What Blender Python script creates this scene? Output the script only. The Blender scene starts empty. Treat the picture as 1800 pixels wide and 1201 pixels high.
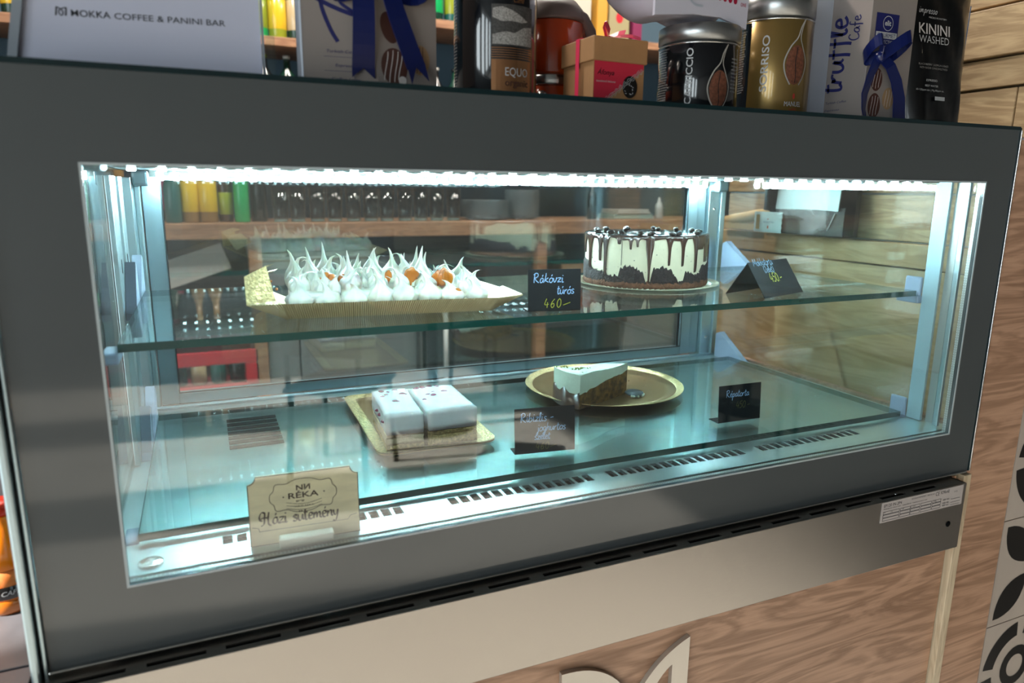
import bpy, math, random
from mathutils import Vector, Matrix
random.seed(7)
PI = math.pi
SC = bpy.context.scene
COL = SC.collection

# ------------------------------------------------------------------ camera, world, sun, exposure
cd = bpy.data.cameras.new('camera'); cam = bpy.data.objects.new('camera', cd); COL.objects.link(cam)
cam.matrix_world = Matrix(((0.91731163, 0.07468396, -0.39110317, 0.0),
                           (-0.39804241, 0.19687178, -0.89599316, -0.65),
                           (0.01008086, 0.97758059, 0.21032015, 1.35), (0, 0, 0, 1)))
cd.lens = 24.795; cd.sensor_width = 36.0; cd.sensor_fit = 'HORIZONTAL'; cd.clip_start = 0.02; cd.clip_end = 60
cd.dof.use_dof = True; cd.dof.focus_distance = 0.98; cd.dof.aperture_fstop = 5.0
SC.camera = cam
w = bpy.data.worlds.new('world'); SC.world = w; w.use_nodes = True
w.node_tree.nodes['Background'].inputs[0].default_value = (0.86, 0.95, 1.0, 1)
w.node_tree.nodes['Background'].inputs[1].default_value = 9.0
sl = bpy.data.lights.new('sun', 'SUN'); sun = bpy.data.objects.new('sun', sl); COL.objects.link(sun)
sl.energy = 27.0; sl.angle = 0.012; sl.color = (1.0, 0.93, 0.84)
az, el = math.radians(8), math.radians(27)
sun.rotation_euler = Vector((-math.cos(el)*math.cos(az), -math.cos(el)*math.sin(az), math.sin(el))).to_track_quat('Z', 'Y').to_euler()
SC.view_settings.view_transform = 'Standard'; SC.view_settings.look = 'None'
SC.view_settings.exposure = 0.0; SC.view_settings.gamma = 1.0; SC.view_settings.use_curve_mapping = False
SC.cycles.transparent_max_bounces = 40; SC.cycles.max_bounces = 14; SC.cycles.glossy_bounces = 8
SC.cycles.transmission_bounces = 10; SC.cycles.sample_clamp_indirect = 25.0
SC.cycles.caustics_reflective = False; SC.cycles.caustics_refractive = False
SC.cycles.use_denoising = True

# ------------------------------------------------------------------ materials
def lin(h):
    h = h.lstrip('#'); v = [int(h[i:i+2], 16)/255 for i in (0, 2, 4)]
    return tuple(x/12.92 if x <= .04045 else ((x+.055)/1.055)**2.4 for x in v) + (1,)
class NT:
    def __init__(s, name):
        s.m = bpy.data.materials.new(name); s.m.use_nodes = True; s.t = s.m.node_tree
        s.b = s.t.nodes['Principled BSDF']; s.out = s.t.nodes['Material Output']
    def n(s, typ, **kw):
        x = s.t.nodes.new(typ)
        for k, v in kw.items():
            if k in x.inputs: x.inputs[k].default_value = v
            else: setattr(x, k, v)
        return x
    def l(s, a, b): s.t.links.new(a, b)
def mat(name, col, rough=.5, metal=0, coat=0, spec=.5, var=0, vscale=40, bump=0, bscale=200, sss=0, trans=0, emit=0, stretch=(1, 1, 1), col2=None):
    q = NT(name); b = q.b
    c = lin(col) if isinstance(col, str) else tuple(col)+(1,)
    b.inputs['Base Color'].default_value = c
    b.inputs['Roughness'].default_value = rough; b.inputs['Metallic'].default_value = metal
    b.inputs['Coat Weight'].default_value = coat; b.inputs['Coat Roughness'].default_value = .06
    b.inputs['Specular IOR Level'].default_value = spec
    b.inputs['Transmission Weight'].default_value = trans
    if sss:
        b.inputs['Subsurface Weight'].default_value = sss; b.inputs['Subsurface Scale'].default_value = .004
    if emit:
        b.inputs['Emission Color'].default_value = c; b.inputs['Emission Strength'].default_value = emit
    if var or bump:
        tc = q.n('ShaderNodeTexCoord'); mp = q.n('ShaderNodeMapping'); mp.inputs['Scale'].default_value = stretch
        q.l(tc.outputs['Object'], mp.inputs['Vector'])
    if var:
        nz = q.n('ShaderNodeTexNoise', Scale=vscale, Detail=6.0); q.l(mp.outputs[0], nz.inputs['Vector'])
        rp = q.n('ShaderNodeValToRGB'); rp.color_ramp.elements[0].position = .32; rp.color_ramp.elements[1].position = .68
        c2 = lin(col2) if col2 else tuple(min(1, x*(1+var)) for x in c[:3])+(1,)
        c1 = c if col2 else tuple(x*(1-var) for x in c[:3])+(1,)
        rp.color_ramp.elements[0].color = c1; rp.color_ramp.elements[1].color = c2
        q.l(nz.outputs[0], rp.inputs[0]); q.l(rp.outputs[0], b.inputs['Base Color'])
    if bump:
        nb = q.n('ShaderNodeTexNoise', Scale=bscale, Detail=4.0); q.l(mp.outputs[0], nb.inputs['Vector'])
        bp = q.n('ShaderNodeBump', Strength=bump, Distance=.002); q.l(nb.outputs[0], bp.inputs['Height']); q.l(bp.outputs[0], b.inputs['Normal'])
    return q.m
def glass_mat(name, tint=(1, 1, 1), ior=1.5, gloss=(1, 1, 1), mixadd=0.0):
    q = NT(name); q.t.nodes.remove(q.b)
    geo = q.n('ShaderNodeNewGeometry')
    mx = q.n('ShaderNodeMix'); mx.data_type = 'FLOAT'
    mx.inputs[2].default_value = ior; mx.inputs[3].default_value = 1/ior
    q.l(geo.outputs['Backfacing'], mx.inputs[0])
    fr = q.n('ShaderNodeFresnel'); q.l(mx.outputs[0], fr.inputs['IOR'])
    tr = q.n('ShaderNodeBsdfTransparent'); tr.inputs[0].default_value = tuple(tint)+(1,)
    gl = q.n('ShaderNodeBsdfGlossy'); gl.inputs['Roughness'].default_value = 0.0; gl.inputs['Color'].default_value = tuple(gloss)+(1,)
    ms = q.n('ShaderNodeMixShader'); q.l(fr.outputs[0], ms.inputs[0]); q.l(tr.outputs[0], ms.inputs[1]); q.l(gl.outputs[0], ms.inputs[2])
    q.l(ms.outputs[0], q.out.inputs[0]); return q.m
def wood_mat(name, c1, c2, axis='X', scale=1.0, rough=.5, knots=True):
    q = NT(name); b = q.b; b.inputs['Roughness'].default_value = rough
    tc = q.n('ShaderNodeTexCoord'); mp = q.n('ShaderNodeMapping')
    mp.inputs['Scale'].default_value = {'X': (1.2, 9, 9), 'Y': (9, 1.2, 9), 'Z': (9, 9, 1.2)}[axis]
    q.l(tc.outputs['Object'], mp.inputs['Vector'])
    n1 = q.n('ShaderNodeTexNoise', Scale=2.4*scale, Detail=5.0, Distortion=1.2); q.l(mp.outputs[0], n1.inputs['Vector'])
    wv = q.n('ShaderNodeMath', operation='MULTIPLY'); wv.inputs[1].default_value = 34.0; q.l(n1.outputs[0], wv.inputs[0])
    sn = q.n('ShaderNodeMath', operation='SINE'); q.l(wv.outputs[0], sn.inputs[0])
    mr = q.n('ShaderNodeMapRange'); mr.inputs['From Min'].default_value = -1; mr.inputs['From Max'].default_value = 1; q.l(sn.outputs[0], mr.inputs[0])
    mp2 = q.n('ShaderNodeMapping'); mp2.inputs['Scale'].default_value = {'X': (6, 160, 160), 'Y': (160, 6, 160), 'Z': (160, 160, 6)}[axis]
    q.l(tc.outputs['Object'], mp2.inputs['Vector'])
    n2 = q.n('ShaderNodeTexNoise', Scale=2.0, Detail=3.0); q.l(mp2.outputs[0], n2.inputs['Vector'])
    n3 = q.n('ShaderNodeTexNoise', Scale=.7*scale, Detail=2.0); q.l(mp.outputs[0], n3.inputs['Vector'])
    ad = q.n('ShaderNodeMath', operation='MULTIPLY_ADD'); ad.inputs[1].default_value = .35; q.l(mr.outputs[0], ad.inputs[0]); 
    m3 = q.n('ShaderNodeMath', operation='MULTIPLY'); m3.inputs[1].default_value = .4; q.l(n2.outputs[0], m3.inputs[0]); q.l(m3.outputs[0], ad.inputs[2])
    a2 = q.n('ShaderNodeMath', operation='MULTIPLY_ADD'); a2.inputs[1].default_value = .6; q.l(n3.outputs[0], a2.inputs[0]); q.l(ad.outputs[0], a2.inputs[2])
    rp = q.n('ShaderNodeValToRGB'); rp.color_ramp.elements[0].position = .3; rp.color_ramp.elements[1].position = 1.0
    rp.color_ramp.elements[0].color = lin(c1); rp.color_ramp.elements[1].color = lin(c2)
    q.l(a2.outputs[0], rp.inputs[0]); q.l(rp.outputs[0], b.inputs['Base Color'])
    bp = q.n('ShaderNodeBump', Strength=.15, Distance=.001); q.l(n2.outputs[0], bp.inputs['Height']); q.l(bp.outputs[0], b.inputs['Normal'])
    return q.m
def led_mat(name, col, strength):
    q = NT(name); q.t.nodes.remove(q.b); e = q.n('ShaderNodeEmission'); e.inputs[0].default_value = tuple(col)+(1,); e.inputs[1].default_value = strength
    q.l(e.outputs[0], q.out.inputs[0]); return q.m

M = {}
M['pane'] = glass_mat('clear glass', (.985, .995, .99))
M['shelf'] = glass_mat('shelf glass', (.90, .975, .97), 1.68)
M['door_glass'] = glass_mat('coated door glass', (.96, .985, .99), 1.85)
M['shelf_edge'] = mat('green glass edge', (.004, .075, .065), .12, coat=1, spec=.8)
M['border'] = mat('grey back painted glass', (.064, .073, .076), .35, coat=1, spec=.3)
M['rim'] = mat('pale bevelled glass rim', (.42, .47, .48), .25)
M['black'] = mat('black plastic', (.012, .012, .013), .35)
M['seal'] = mat('dark rubber', (.02, .025, .028), .6)
M['alu'] = mat('satin aluminium', (.50, .62, .66), .34, metal=1, bump=.05, bscale=300)
M['alu_paint'] = mat('pale grey anodised metal', (.36, .50, .56), .38, metal=.35)
M['bright'] = mat('bright polished strip', (.75, .75, .72), .2, metal=1)
M['steel'] = mat('brushed stainless steel', (.47, .435, .395), .3, metal=1, bump=.12, bscale=60, stretch=(1, 30, 60))
M['deck'] = mat('stainless deck', (.58, .68, .69), .33, metal=1, bump=.06, bscale=60, stretch=(2, 40, 40))
M['top_edge'] = mat('dark teal glass edge', (.003, .016, .019), .15, spec=.6)
M['bracket'] = mat('blue grey plastic', (.30, .38, .50), .45)
M['spacer'] = mat('perforated glazing spacer', (.50, .52, .50), .35, metal=.7)
M['dot'] = mat('white dot', (.8, .85, .85), .5)
M['dark'] = mat('dark void', (.0025, .003, .004), .9, spec=.05)
M['white'] = mat('white paint', (.75, .75, .73), .5)
M['oak'] = wood_mat('oak laminate', '#87634a', '#cba184', 'X', 1.0, .45)
M['oak_edge'] = wood_mat('plywood edge band', '#b8a285', '#dcc9aa', 'Z', 2.0, .5)
M['plank'] = wood_mat('rustic pine plank', '#8f7350', '#c9ae85', 'Y', 1.3, .6)
M['plank2'] = wood_mat('light oak board', '#94794f', '#bda27b', 'Y', .8, .55)
M['shelfwood'] = wood_mat('brown shelf wood', '#7a543c', '#ad8363', 'X', 1.0, .5)
M['led'] = led_mat('cold led', (.62, .93, 1.0), 900.0)
M['led_front'] = led_mat('cold front led', (.62, .93, 1.0), 330.0)
M['plaster'] = mat('grey plaster', (.30, .29, .28), .8, var=.1, vscale=3)
M['wallback'] = mat('dark slate blue wall', (.07, .13, .18), .7)
M['floor'] = mat('grey stone floor', (.42, .40, .37), .5, var=.15, vscale=2)
M['ceil'] = mat('dark ceiling', (.07, .07, .07), .8)

# ------------------------------------------------------------------ mesh builder
class MB:
    def __init__(s): s.v = []; s.f = []; s.sm = []; s.mi = []; s.cur = 0
    def add(s, vs, fs, M_=None, smooth=False):
        o = len(s.v)
        for p in vs:
            p = Vector(p)
            if M_ is not None: p = M_ @ p
            s.v.append(tuple(p))
        for f in fs: s.f.append([o+i for i in f]); s.sm.append(smooth); s.mi.append(s.cur)
        return s
    def box(s, x0, x1, y0, y1, z0, z1, M_=None):
        return s.add([(x0, y0, z0), (x1, y0, z0), (x1, y1, z0), (x0, y1, z0), (x0, y0, z1), (x1, y0, z1), (x1, y1, z1), (x0, y1, z1)],
                     [(0, 3, 2, 1), (4, 5, 6, 7), (0, 1, 5, 4), (1, 2, 6, 5), (2, 3, 7, 6), (3, 0, 4, 7)], M_)
    def bbox(s, x0, x1, y0, y1, z0, z1, b=.002, M_=None):     # box with chamfered edges
        import bmesh
        bm = bmesh.new(); bmesh.ops.create_cube(bm, size=1)
        bmesh.ops.scale(bm, vec=(x1-x0, y1-y0, z1-z0), verts=bm.verts)
        bmesh.ops.translate(bm, vec=((x0+x1)/2, (y0+y1)/2, (z0+z1)/2), verts=bm.verts)
        bmesh.ops.bevel(bm, geom=bm.edges[:], offset=b, segments=2, affect='EDGES', profile=.5)
        bm.verts.ensure_lookup_table(); bm.verts.index_update()
        s.add([v.co for v in bm.verts], [[v.index for v in f.verts] for f in bm.faces], M_); bm.free(); return s
    def lathe(s, prof, n=32, M_=None, smooth=True, sx=1, sy=1):
        vs = []; fs = []
        for r, z in prof:
            for i in range(n):
                a = 2*PI*i/n; vs.append((r*math.cos(a)*sx, r*math.sin(a)*sy, z))
        for j in range(len(prof)-1):
            for i in range(n):
                k = (i+1) % n; fs.append((j*n+i, j*n+k, (j+1)*n+k, (j+1)*n+i))
        fs.append(list(range(n))[::-1]); fs.append([(len(prof)-1)*n+i for i in range(n)])
        return s.add(vs, fs, M_, smooth)
    def prism(s, poly, z0, z1, M_=None):
        n = len(poly); vs = [(x, y, z0) for x, y in poly]+[(x, y, z1) for x, y in poly]
        fs = [list(range(n))[::-1], [n+i for i in range(n)]]+[(i, (i+1) % n, n+(i+1) % n, n+i) for i in range(n)]
        return s.add(vs, fs, M_)
    def slab(s, poly, y0, y1, M_=None):                        # polygon in x,z extruded along y
        n = len(poly); vs = [(x, y0, z) for x, z in poly]+[(x, y1, z) for x, z in poly]
        fs = [list(range(n)), [n+i for i in range(n)][::-1]]+[(i, n+i, n+(i+1) % n, (i+1) % n) for i in range(n)]
        return s.add(vs, fs, M_)
    def tube(s, path, rad, n=8, M_=None):
        P_ = [Vector(p) for p in path]; vs = []; fs = []
        R_ = rad if isinstance(rad, (list, tuple)) else [rad]*len(P_)
        for i, p in enumerate(P_):
            d = (P_[min(i+1, len(P_)-1)]-P_[max(i-1, 0)]).normalized()
            u = d.cross(Vector((0.13, .2, 1))); u = u.normalized() if u.length > 1e-4 else Vector((1, 0, 0)); v = d.cross(u).normalized()
            for k in range(n):
                a = 2*PI*k/n; vs.append(p+R_[i]*(u*math.cos(a)+v*math.sin(a)))
        for i in range(len(P_)-1):
            for k in range(n): fs.append((i*n+k, i*n+(k+1) % n, (i+1)*n+(k+1) % n, (i+1)*n+k))
        fs.append(list(range(n))[::-1]); fs.append([(len(P_)-1)*n+k for k in range(n)])
        return s.add(vs, fs, M_, True)
    def ball(s, c, r, n=10, m=7, sc=(1, 1, 1), M_=None):
        vs = []; fs = []
        for j in range(m+1):
            t = PI*j/m
            for i in range(n):
                a = 2*PI*i/n; vs.append((c[0]+r*sc[0]*math.sin(t)*math.cos(a), c[1]+r*sc[1]*math.sin(t)*math.sin(a), c[2]-r*sc[2]*math.cos(t)))
        for j in range(m):
            for i in range(n): fs.append((j*n+i, j*n+(i+1) % n, (j+1)*n+(i+1) % n, (j+1)*n+i))
        return s.add(vs, fs, M_, True)
    def band(s, pts, wv, th=.0006):                             # ribbon of cloth: centre points, width vectors
        P_ = [Vector(p) for p in pts]; vs = []; fs = []
        W = [Vector(x) for x in wv] if isinstance(wv[0], (tuple, list, Vector)) else [Vector(wv)]*len(P_)
        for i, p in enumerate(P_):
            d = (P_[min(i+1, len(P_)-1)]-P_[max(i-1, 0)]).normalized(); nn = d.cross(W[i]).normalized()*th
            vs += [p-W[i]/2-nn, p+W[i]/2-nn, p+W[i]/2+nn, p-W[i]/2+nn]
        for i in range(len(P_)-1):
            a, b = 4*i, 4*i+4
            for k in range(4): fs.append((a+k, a+(k+1) % 4, b+(k+1) % 4, b+k))
        fs.append((3, 2, 1, 0)); e = 4*(len(P_)-1); fs.append((e, e+1, e+2, e+3))
        return s.add(vs, fs, None, False)
    def build(s, name, m, parent=None):
        me = bpy.data.meshes.new(name); me.from_pydata(s.v, [], s.f); me.validate(); 
        for k in (m if isinstance(m, (list, tuple)) else [m]): me.materials.append(M[k] if isinstance(k, str) else k)
        if len(me.polygons) == len(s.f):
            me.polygons.foreach_set('use_smooth', s.sm)
            me.polygons.foreach_set('material_index', s.mi)
        o = bpy.data.objects.new(name, me); COL.objects.link(o); o.parent = parent
        return o
def tag(o, label=None, cat=None, group=None, kind=None):
    if label: o['label'] = label
    if cat: o['category'] = cat
    if group: o['group'] = group
    if kind: o['kind'] = kind
    return o
def thing(name, label, cat, loc=(0, 0, 0), rz=0, group=None, rx=0, ry=0):
    o = bpy.data.objects.new(name, None); COL.objects.link(o); o.empty_display_size = .02
    o.location = loc; o.rotation_euler = (rx, ry, rz); return tag(o, label, cat, group)
def copy_tree(o, parent=None):
    c = o.copy(); COL.objects.link(c); c.parent = parent
    for ch in list(o.children): copy_tree(ch, c)
    return c
def box(name, m, parent, *a, b=0):
    q = MB(); q.bbox(*a, b=b) if b else q.box(*a)
    return q.build(name, m, parent)

# ------------------------------------------------------------------ writing
def smooth_path(pts, k=4):
    if len(pts) < 3: return pts
    out = []
    P_ = [pts[0]]+list(pts)+[pts[-1]]
    for i in range(1, len(P_)-2):
        a, b, c, d = P_[i-1:i+3]
        for j in range(k):
            t = j/k
            out.append(tuple(.5*((2*b[x])+(-a[x]+c[x])*t+(2*a[x]-5*b[x]+4*c[x]-d[x])*t*t+(-a[x]+3*b[x]-3*c[x]+d[x])*t**3) for x in (0, 1)))
    out.append(tuple(pts[-1])); return out
def ribbon2d(pts, wd, nib=None, off=0.0):
    """polygons of a pen stroke; nib = angle of a broad nib"""
    vs = []; fs = []; n = len(pts)
    for i, p in enumerate(pts):
        q0 = pts[max(i-1, 0)]; q1 = pts[min(i+1, n-1)]
        dx, dy = q1[0]-q0[0], q1[1]-q0[1]; L = math.hypot(dx, dy) or 1e-9; dx /= L; dy /= L
        if nib is None: hx, hy = -dy*wd/2, dx*wd/2
        else:
            s_ = abs(dx*math.sin(nib)-dy*math.cos(nib)); ww = wd*(.28+.72*s_); hx, hy = -dy*ww/2, dx*ww/2
        vs += [(p[0]-hx, p[1]-hy), (p[0]+hx, p[1]+hy)]
    for i in range(n-1): fs.append((2*i, 2*i+2, 2*i+3, 2*i+1))
    return vs, fs
# stroke letters: advance, then strokes as "x,y x,y ..." (x-height 1, ascender 2)
G = {
 'R': (1.35, '.25,0 .2,.9 .25,1.9', '.0,1.6 .4,1.95 .85,1.85 .95,1.4 .6,1.05 .3,.95 .7,.4 1.25,.0'),
 'M': (1.7, '.0,.0 .2,.9 .35,1.8 .6,.9 .8,.5 1.0,1.0 1.25,1.8 1.3,.9 1.45,.0'),
 'C': (1.1, '.95,1.6 .6,1.9 .2,1.4 .15,.6 .4,.05 .8,.1 1.05,.35'),
 'a': (.95, '.75,.85 .4,.98 .1,.55 .2,.08 .55,.15 .75,.75 .75,.3 .95,.05'),
 'k': (.95, '.05,.1 .2,1.0 .25,1.9', '.8,.95 .25,.5 .5,.25 .95,.02'),
 'o': (.9, '.5,.98 .15,.7 .15,.2 .5,.0 .8,.35 .75,.8 .45,.98 .7,.85 .9,.85'),
 'v': (.85, '.0,.9 .15,.3 .35,.02 .6,.5 .65,.95 .85,.8'),
 'z': (.85, '.1,.9 .7,.92 .35,.45 .1,.05 .5,.12 .85,.05'),
 'i': (.5, '.1,.8 .15,.95 .15,.2 .3,.02 .5,.15', '.2,1.35 .22,1.5'),
 't': (.65, '.25,1.7 .2,.8 .25,.1 .45,.0 .65,.2', '.0,1.15 .3,1.15 .6,1.2'),
 'u': (.95, '.1,.95 .1,.35 .3,.0 .6,.2 .75,.95 .75,.3 .95,.05'),
 'r': (.7, '.05,.0 .15,.9 .2,.6 .4,.9 .65,.88'),
 's': (.75, '.65,.85 .35,.98 .15,.75 .4,.5 .65,.25 .4,.0 .05,.1'),
 'b': (.9, '.15,1.9 .1,1.0 .1,.1 .45,.0 .75,.4 .5,.85 .15,.6'),
 'l': (.5, '.1,.3 .35,1.5 .25,1.9 .1,1.5 .15,.3 .3,.0 .5,.15'),
 'd': (.95, '.7,.8 .4,.95 .1,.5 .25,.05 .6,.2 .75,1.0 .8,1.9 .75,.5 .95,.05'),
 'j': (.5, '.25,.9 .3,.0 .2,-.8 -.1,-.9 .1,-.3 .5,.1', '.3,1.35 .32,1.5'),
 'g': (.9, '.75,.85 .4,.98 .1,.55 .25,.1 .6,.25 .75,.85 .7,-.3 .4,-.95 .1,-.7 .5,-.2 .9,.1'),
 'h': (.9, '.1,.0 .15,1.0 .2,1.9 .15,.4 .4,.9 .65,.8 .65,.2 .9,.05'),
 'e': (.8, '.1,.5 .6,.6 .55,.95 .25,.95 .1,.5 .25,.05 .55,.05 .8,.25'),
 'p': (.9, '.15,.95 .15,.0 .15,-.9', '.15,.7 .5,.98 .75,.6 .5,.05 .15,.2'),
 'f': (.75, '.75,1.8 .45,1.95 .3,1.4 .3,.0 .25,-.5', '.0,.95 .35,.95 .65,1.0'),
 'n': (.9, '.05,.0 .12,.95 .15,.5 .4,.9 .65,.85 .65,.2 .9,.05'),
 'm': (1.3, '.05,.0 .12,.95 .15,.5 .35,.95 .5,.7 .52,.1 .6,.6 .85,.95 1.0,.7 1.0,.15 1.25,.05'),
 'y': (.85, '.1,.95 .15,.4 .4,.1 .65,.5 .75,.95 .65,.0 .35,-.85 .0,-.7'),
 '4': (.95, '.35,1.8 .05,.65 .85,.7', '.6,1.1 .6,.0'),
 '5': (.95, '.8,1.75 .3,1.7 .2,1.0 .6,1.05 .8,.55 .5,.02 .1,.15'),
 '0': (1.0, '.5,1.75 .15,1.2 .15,.4 .5,.0 .85,.5 .8,1.4 .45,1.75'),
 '6': (.95, '.75,1.7 .35,1.2 .12,.5 .4,.0 .75,.35 .6,.85 .2,.6'),
 '2': (.9, '.1,1.4 .4,1.7 .7,1.3 .4,.6 .1,.05 .8,.08'),
 '-': (.9, '.15,.6 .8,.75'), '~': (1.6, '.1,.45 1.5,.95'), '.': (.35, '.1,.05 .15,.12'), ' ': (.6,),
 '(': (.5, '.4,1.9 .15,1.2 .15,.3 .5,-.3'), ')': (.5, '.1,1.9 .35,1.2 .3,.2 .0,-.3'),
}
ACC = {'á': ('a', "'"), 'ó': ('o', "'"), 'ú': ('u', "'"), 'é': ('e', "'"), 'ü': ('u', '"'), 'ő': ('o', '"')}
def script(txt, x, y, h, wd, nib=None, slant=.12, mb=None, jit=0, sp=1.0, f=None, k=4):
    """strokes of handwriting; h = x-height; f maps (u,v) to 3D"""
    mb = mb or MB(); px = x
    for ch in txt:
        acc = None
        if ch in ACC: ch, acc = ACC[ch]
        g = G[ch]; st = [[tuple(float(t) for t in p.split(',')) for p in s_.split()] for s_ in g[1:]]
        if acc and ch == 'i': st = st[:1]
        if acc == "'": st.append([(.45, 1.3), (.6, 1.65)])
        if acc == '"': st += [[(.3, 1.3), (.38, 1.55)], [(.6, 1.3), (.68, 1.55)]]
        dy = random.uniform(-jit, jit)*h
        for s_ in st:
            pts = [(px+(a+slant*b)*h, y+b*h+dy) for a, b in smooth_path(s_, k)]
            vs, fs = ribbon2d(pts, wd, nib)
            mb.add([f(u, v) for u, v in vs], fs)
        px += g[0]*h*sp
    return mb
_tc = {}
def text2d(s_, bold=0.0):
    key = (s_, bold)
    if key in _tc: return _tc[key]
    c = bpy.data.curves.new('t', 'FONT'); c.body = s_; c.size = 1; c.offset = bold; c.resolution_u = 3
    o = bpy.data.objects.new('t', c); COL.objects.link(o)
    me = bpy.data.meshes.new_from_object(o.evaluated_get(bpy.context.evaluated_depsgraph_get()))
    vs = [(v.co.x, v.co.y) for v in me.vertices]; fs = [list(p.vertices) for p in me.polygons]
    bpy.data.objects.remove(o); bpy.data.curves.remove(c); bpy.data.meshes.remove(me)
    _tc[key] = (vs, fs); return _tc[key]
def text(s_, x, y, h, f, mb=None, width=None, align='l', bold=0.0, slant=0, rot=0):
    """printed text, cap height h, mapped by f; width squeezes to a fixed width"""
    mb = mb or MB(); vs, fs = text2d(s_, bold)
    if not vs: return mb
    x0 = min(v[0] for v in vs); x1 = max(v[0] for v in vs); k = h/.7; kx = k if width is None else width/(x1-x0)
    W = (x1-x0)*kx; ox = {'l': 0, 'c': -W/2, 'r': -W}[align]; cr, sr = math.cos(rot), math.sin(rot)
    out = []
    for a, b in vs:
        u = ox+(a-x0)*kx+slant*b*k; v = b*k
        out.append(f(x+u*cr-v*sr, y+u*sr+v*cr))
    return mb.add(out, fs)
def poly(mb, pts, f): return mb.add([f(u, v) for u, v in pts], [list(range(len(pts)))])
def polyx(mb, pts, f, n=16):
    """filled shape cut into vertical strips, so that it can follow a curved surface"""
    xs = [min(p[0] for p in pts)+(max(p[0] for p in pts)-min(p[0] for p in pts))*(i+.002)/(n+.004) for i in range(n+1)]
    vs = []
    for x in xs:
        ys = [a[1]+(b_[1]-a[1])*(x-a[0])/(b_[0]-a[0]) for a, b_ in zip(pts, list(pts[1:])+[pts[0]]) if a[0] != b_[0] and min(a[0], b_[0]) <= x <= max(a[0], b_[0])]
        vs += [f(x, min(ys)), f(x, max(ys))] if ys else [vs[-2], vs[-1]]
    return mb.add(vs, [(2*i, 2*i+2, 2*i+3, 2*i+1) for i in range(n)])
def grid(mb, x0, x1, y0, y1, f, nx=12, ny=1):
    vs = [f(x0+(x1-x0)*i/nx, y0+(y1-y0)*j/ny) for j in range(ny+1) for i in range(nx+1)]
    return mb.add(vs, [(j*(nx+1)+i, j*(nx+1)+i+1, (j+1)*(nx+1)+i+1, (j+1)*(nx+1)+i) for j in range(ny) for i in range(nx)])
def ell(cx, cy, rx, ry, n=20, rot=0):
    return [(cx+rx*math.cos(2*PI*i/n)*math.cos(rot)-ry*math.sin(2*PI*i/n)*math.sin(rot), cy+rx*math.cos(2*PI*i/n)*math.sin(rot)+ry*math.sin(2*PI*i/n)*math.cos(rot)) for i in range(n)]
def front(y): return lambda u, v: (u, y, v)                       # plane facing -y
def leftf(x): return lambda u, v: (x, -u, v)                      # plane facing -x, u runs towards -y

ORD = ['first', 'second', 'third', 'fourth', 'fifth', 'sixth', 'seventh', 'eighth', 'ninth', 'tenth', 'eleventh', 'twelfth', 'thirteenth']
# ================================================================== SETTING
def struct(o): o['kind'] = 'structure'; return o
struct(box('floor', 'floor', None, -3.4, 5.2, -5.7, 2.6, -.05, 0))
struct(box('ceiling', 'ceil', None, -3.4, 5.2, -5.7, 2.6, 2.95, 3.05))
struct(box('wall_back', 'wallback', None, -3.4, 5.2, 2.42, 2.55, 0, 2.95))
struct(box('wall_rear', 'plaster', None, -3.4, 5.2, -5.7, -5.6, 0, 2.95))
struct(box('wall_far_right', 'plaster', None, 5.1, 5.2, -5.6, 2.5, 0, 2.95))
# left wall with window openings (daylight comes through them)
wl = MB(); WX0, WX1 = -3.4, -3.3
wins = [(-5.1, -4.3), (-3.9, -3.1), (-2.75, -2.05), (-1.7, -.95), (-.42, -.12)]  # gaps shaped to stripe floor sun; narrow last opening added to light the bottle
prev = -5.6
for a, b in wins:
    wl.box(WX0, WX1, prev, a, 0, 2.95); wl.box(WX0, WX1, a, b, 0, .25); wl.box(WX0, WX1, a, b, 2.72, 2.95); prev = b
wl.box(WX0, WX1, prev, 2.55, 0, 2.95)
struct(wl.build('wall_left', 'plaster'))
for i, (a, b) in enumerate(wins):
    fr = MB(); t = .04
    fr.box(WX0, WX1+.02, a, a+t, .25, 2.72); fr.box(WX0, WX1+.02, b-t, b, .25, 2.72); fr.box(WX0, WX1+.02, a, b, .25, .25+t); fr.box(WX0, WX1+.02, a, b, 2.72-t, 2.72)
    wo = struct(fr.build('window_%d' % (i+1), 'seal'))
    box('pane', 'pane', wo, WX0+.04, WX0+.05, a+t, b-t, .25+t, 2.72-t)
    ar = bpy.data.lights.new('window_portal', 'AREA'); ar.shape = 'RECTANGLE'; ar.size = 2.47; ar.size_y = b-a; ar.cycles.is_portal = True
    ao = bpy.data.objects.new('window_portal', ar); COL.objects.link(ao); ao.location = (WX0-.02, (a+b)/2, 1.485); ao.rotation_euler = (0, -PI/2, 0)
# right wall: stepped rustic planks, each a part
wr = struct(box('wall_right', 'plaster', None, 1.19, 1.29, 0.03, .74, 0, 2.95))
zz = [(0.0, .55, 0), (.552, 1.217, .001), (1.220, 1.262, .006), (1.265, 1.348, -.012), (1.351, 1.433, -.008), (1.436, 1.513, -.002), (1.516, 1.559, .003), (1.562, 1.634, .012), (1.640, 1.73, .0), (1.734, 1.80, .01), (1.804, 1.90, .002), (1.904, 2.0, .008)]
for i, (a, b, d) in enumerate(zz):
    cuts = [.03, .089, .74] if i == 5 else ([.03, .38, .74] if i % 3 == 1 and i > 6 else [.03, .74])
    for c0, c1 in zip(cuts, cuts[1:]):
        q = MB(); q.bbox(0, .03, 0, c1-c0-.002, 0, b-a, b=.0015)
        o = q.build('plank', 'plank2' if i < 3 else 'plank', wr); o.location = (1.165-d, c0+.001, a)
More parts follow.
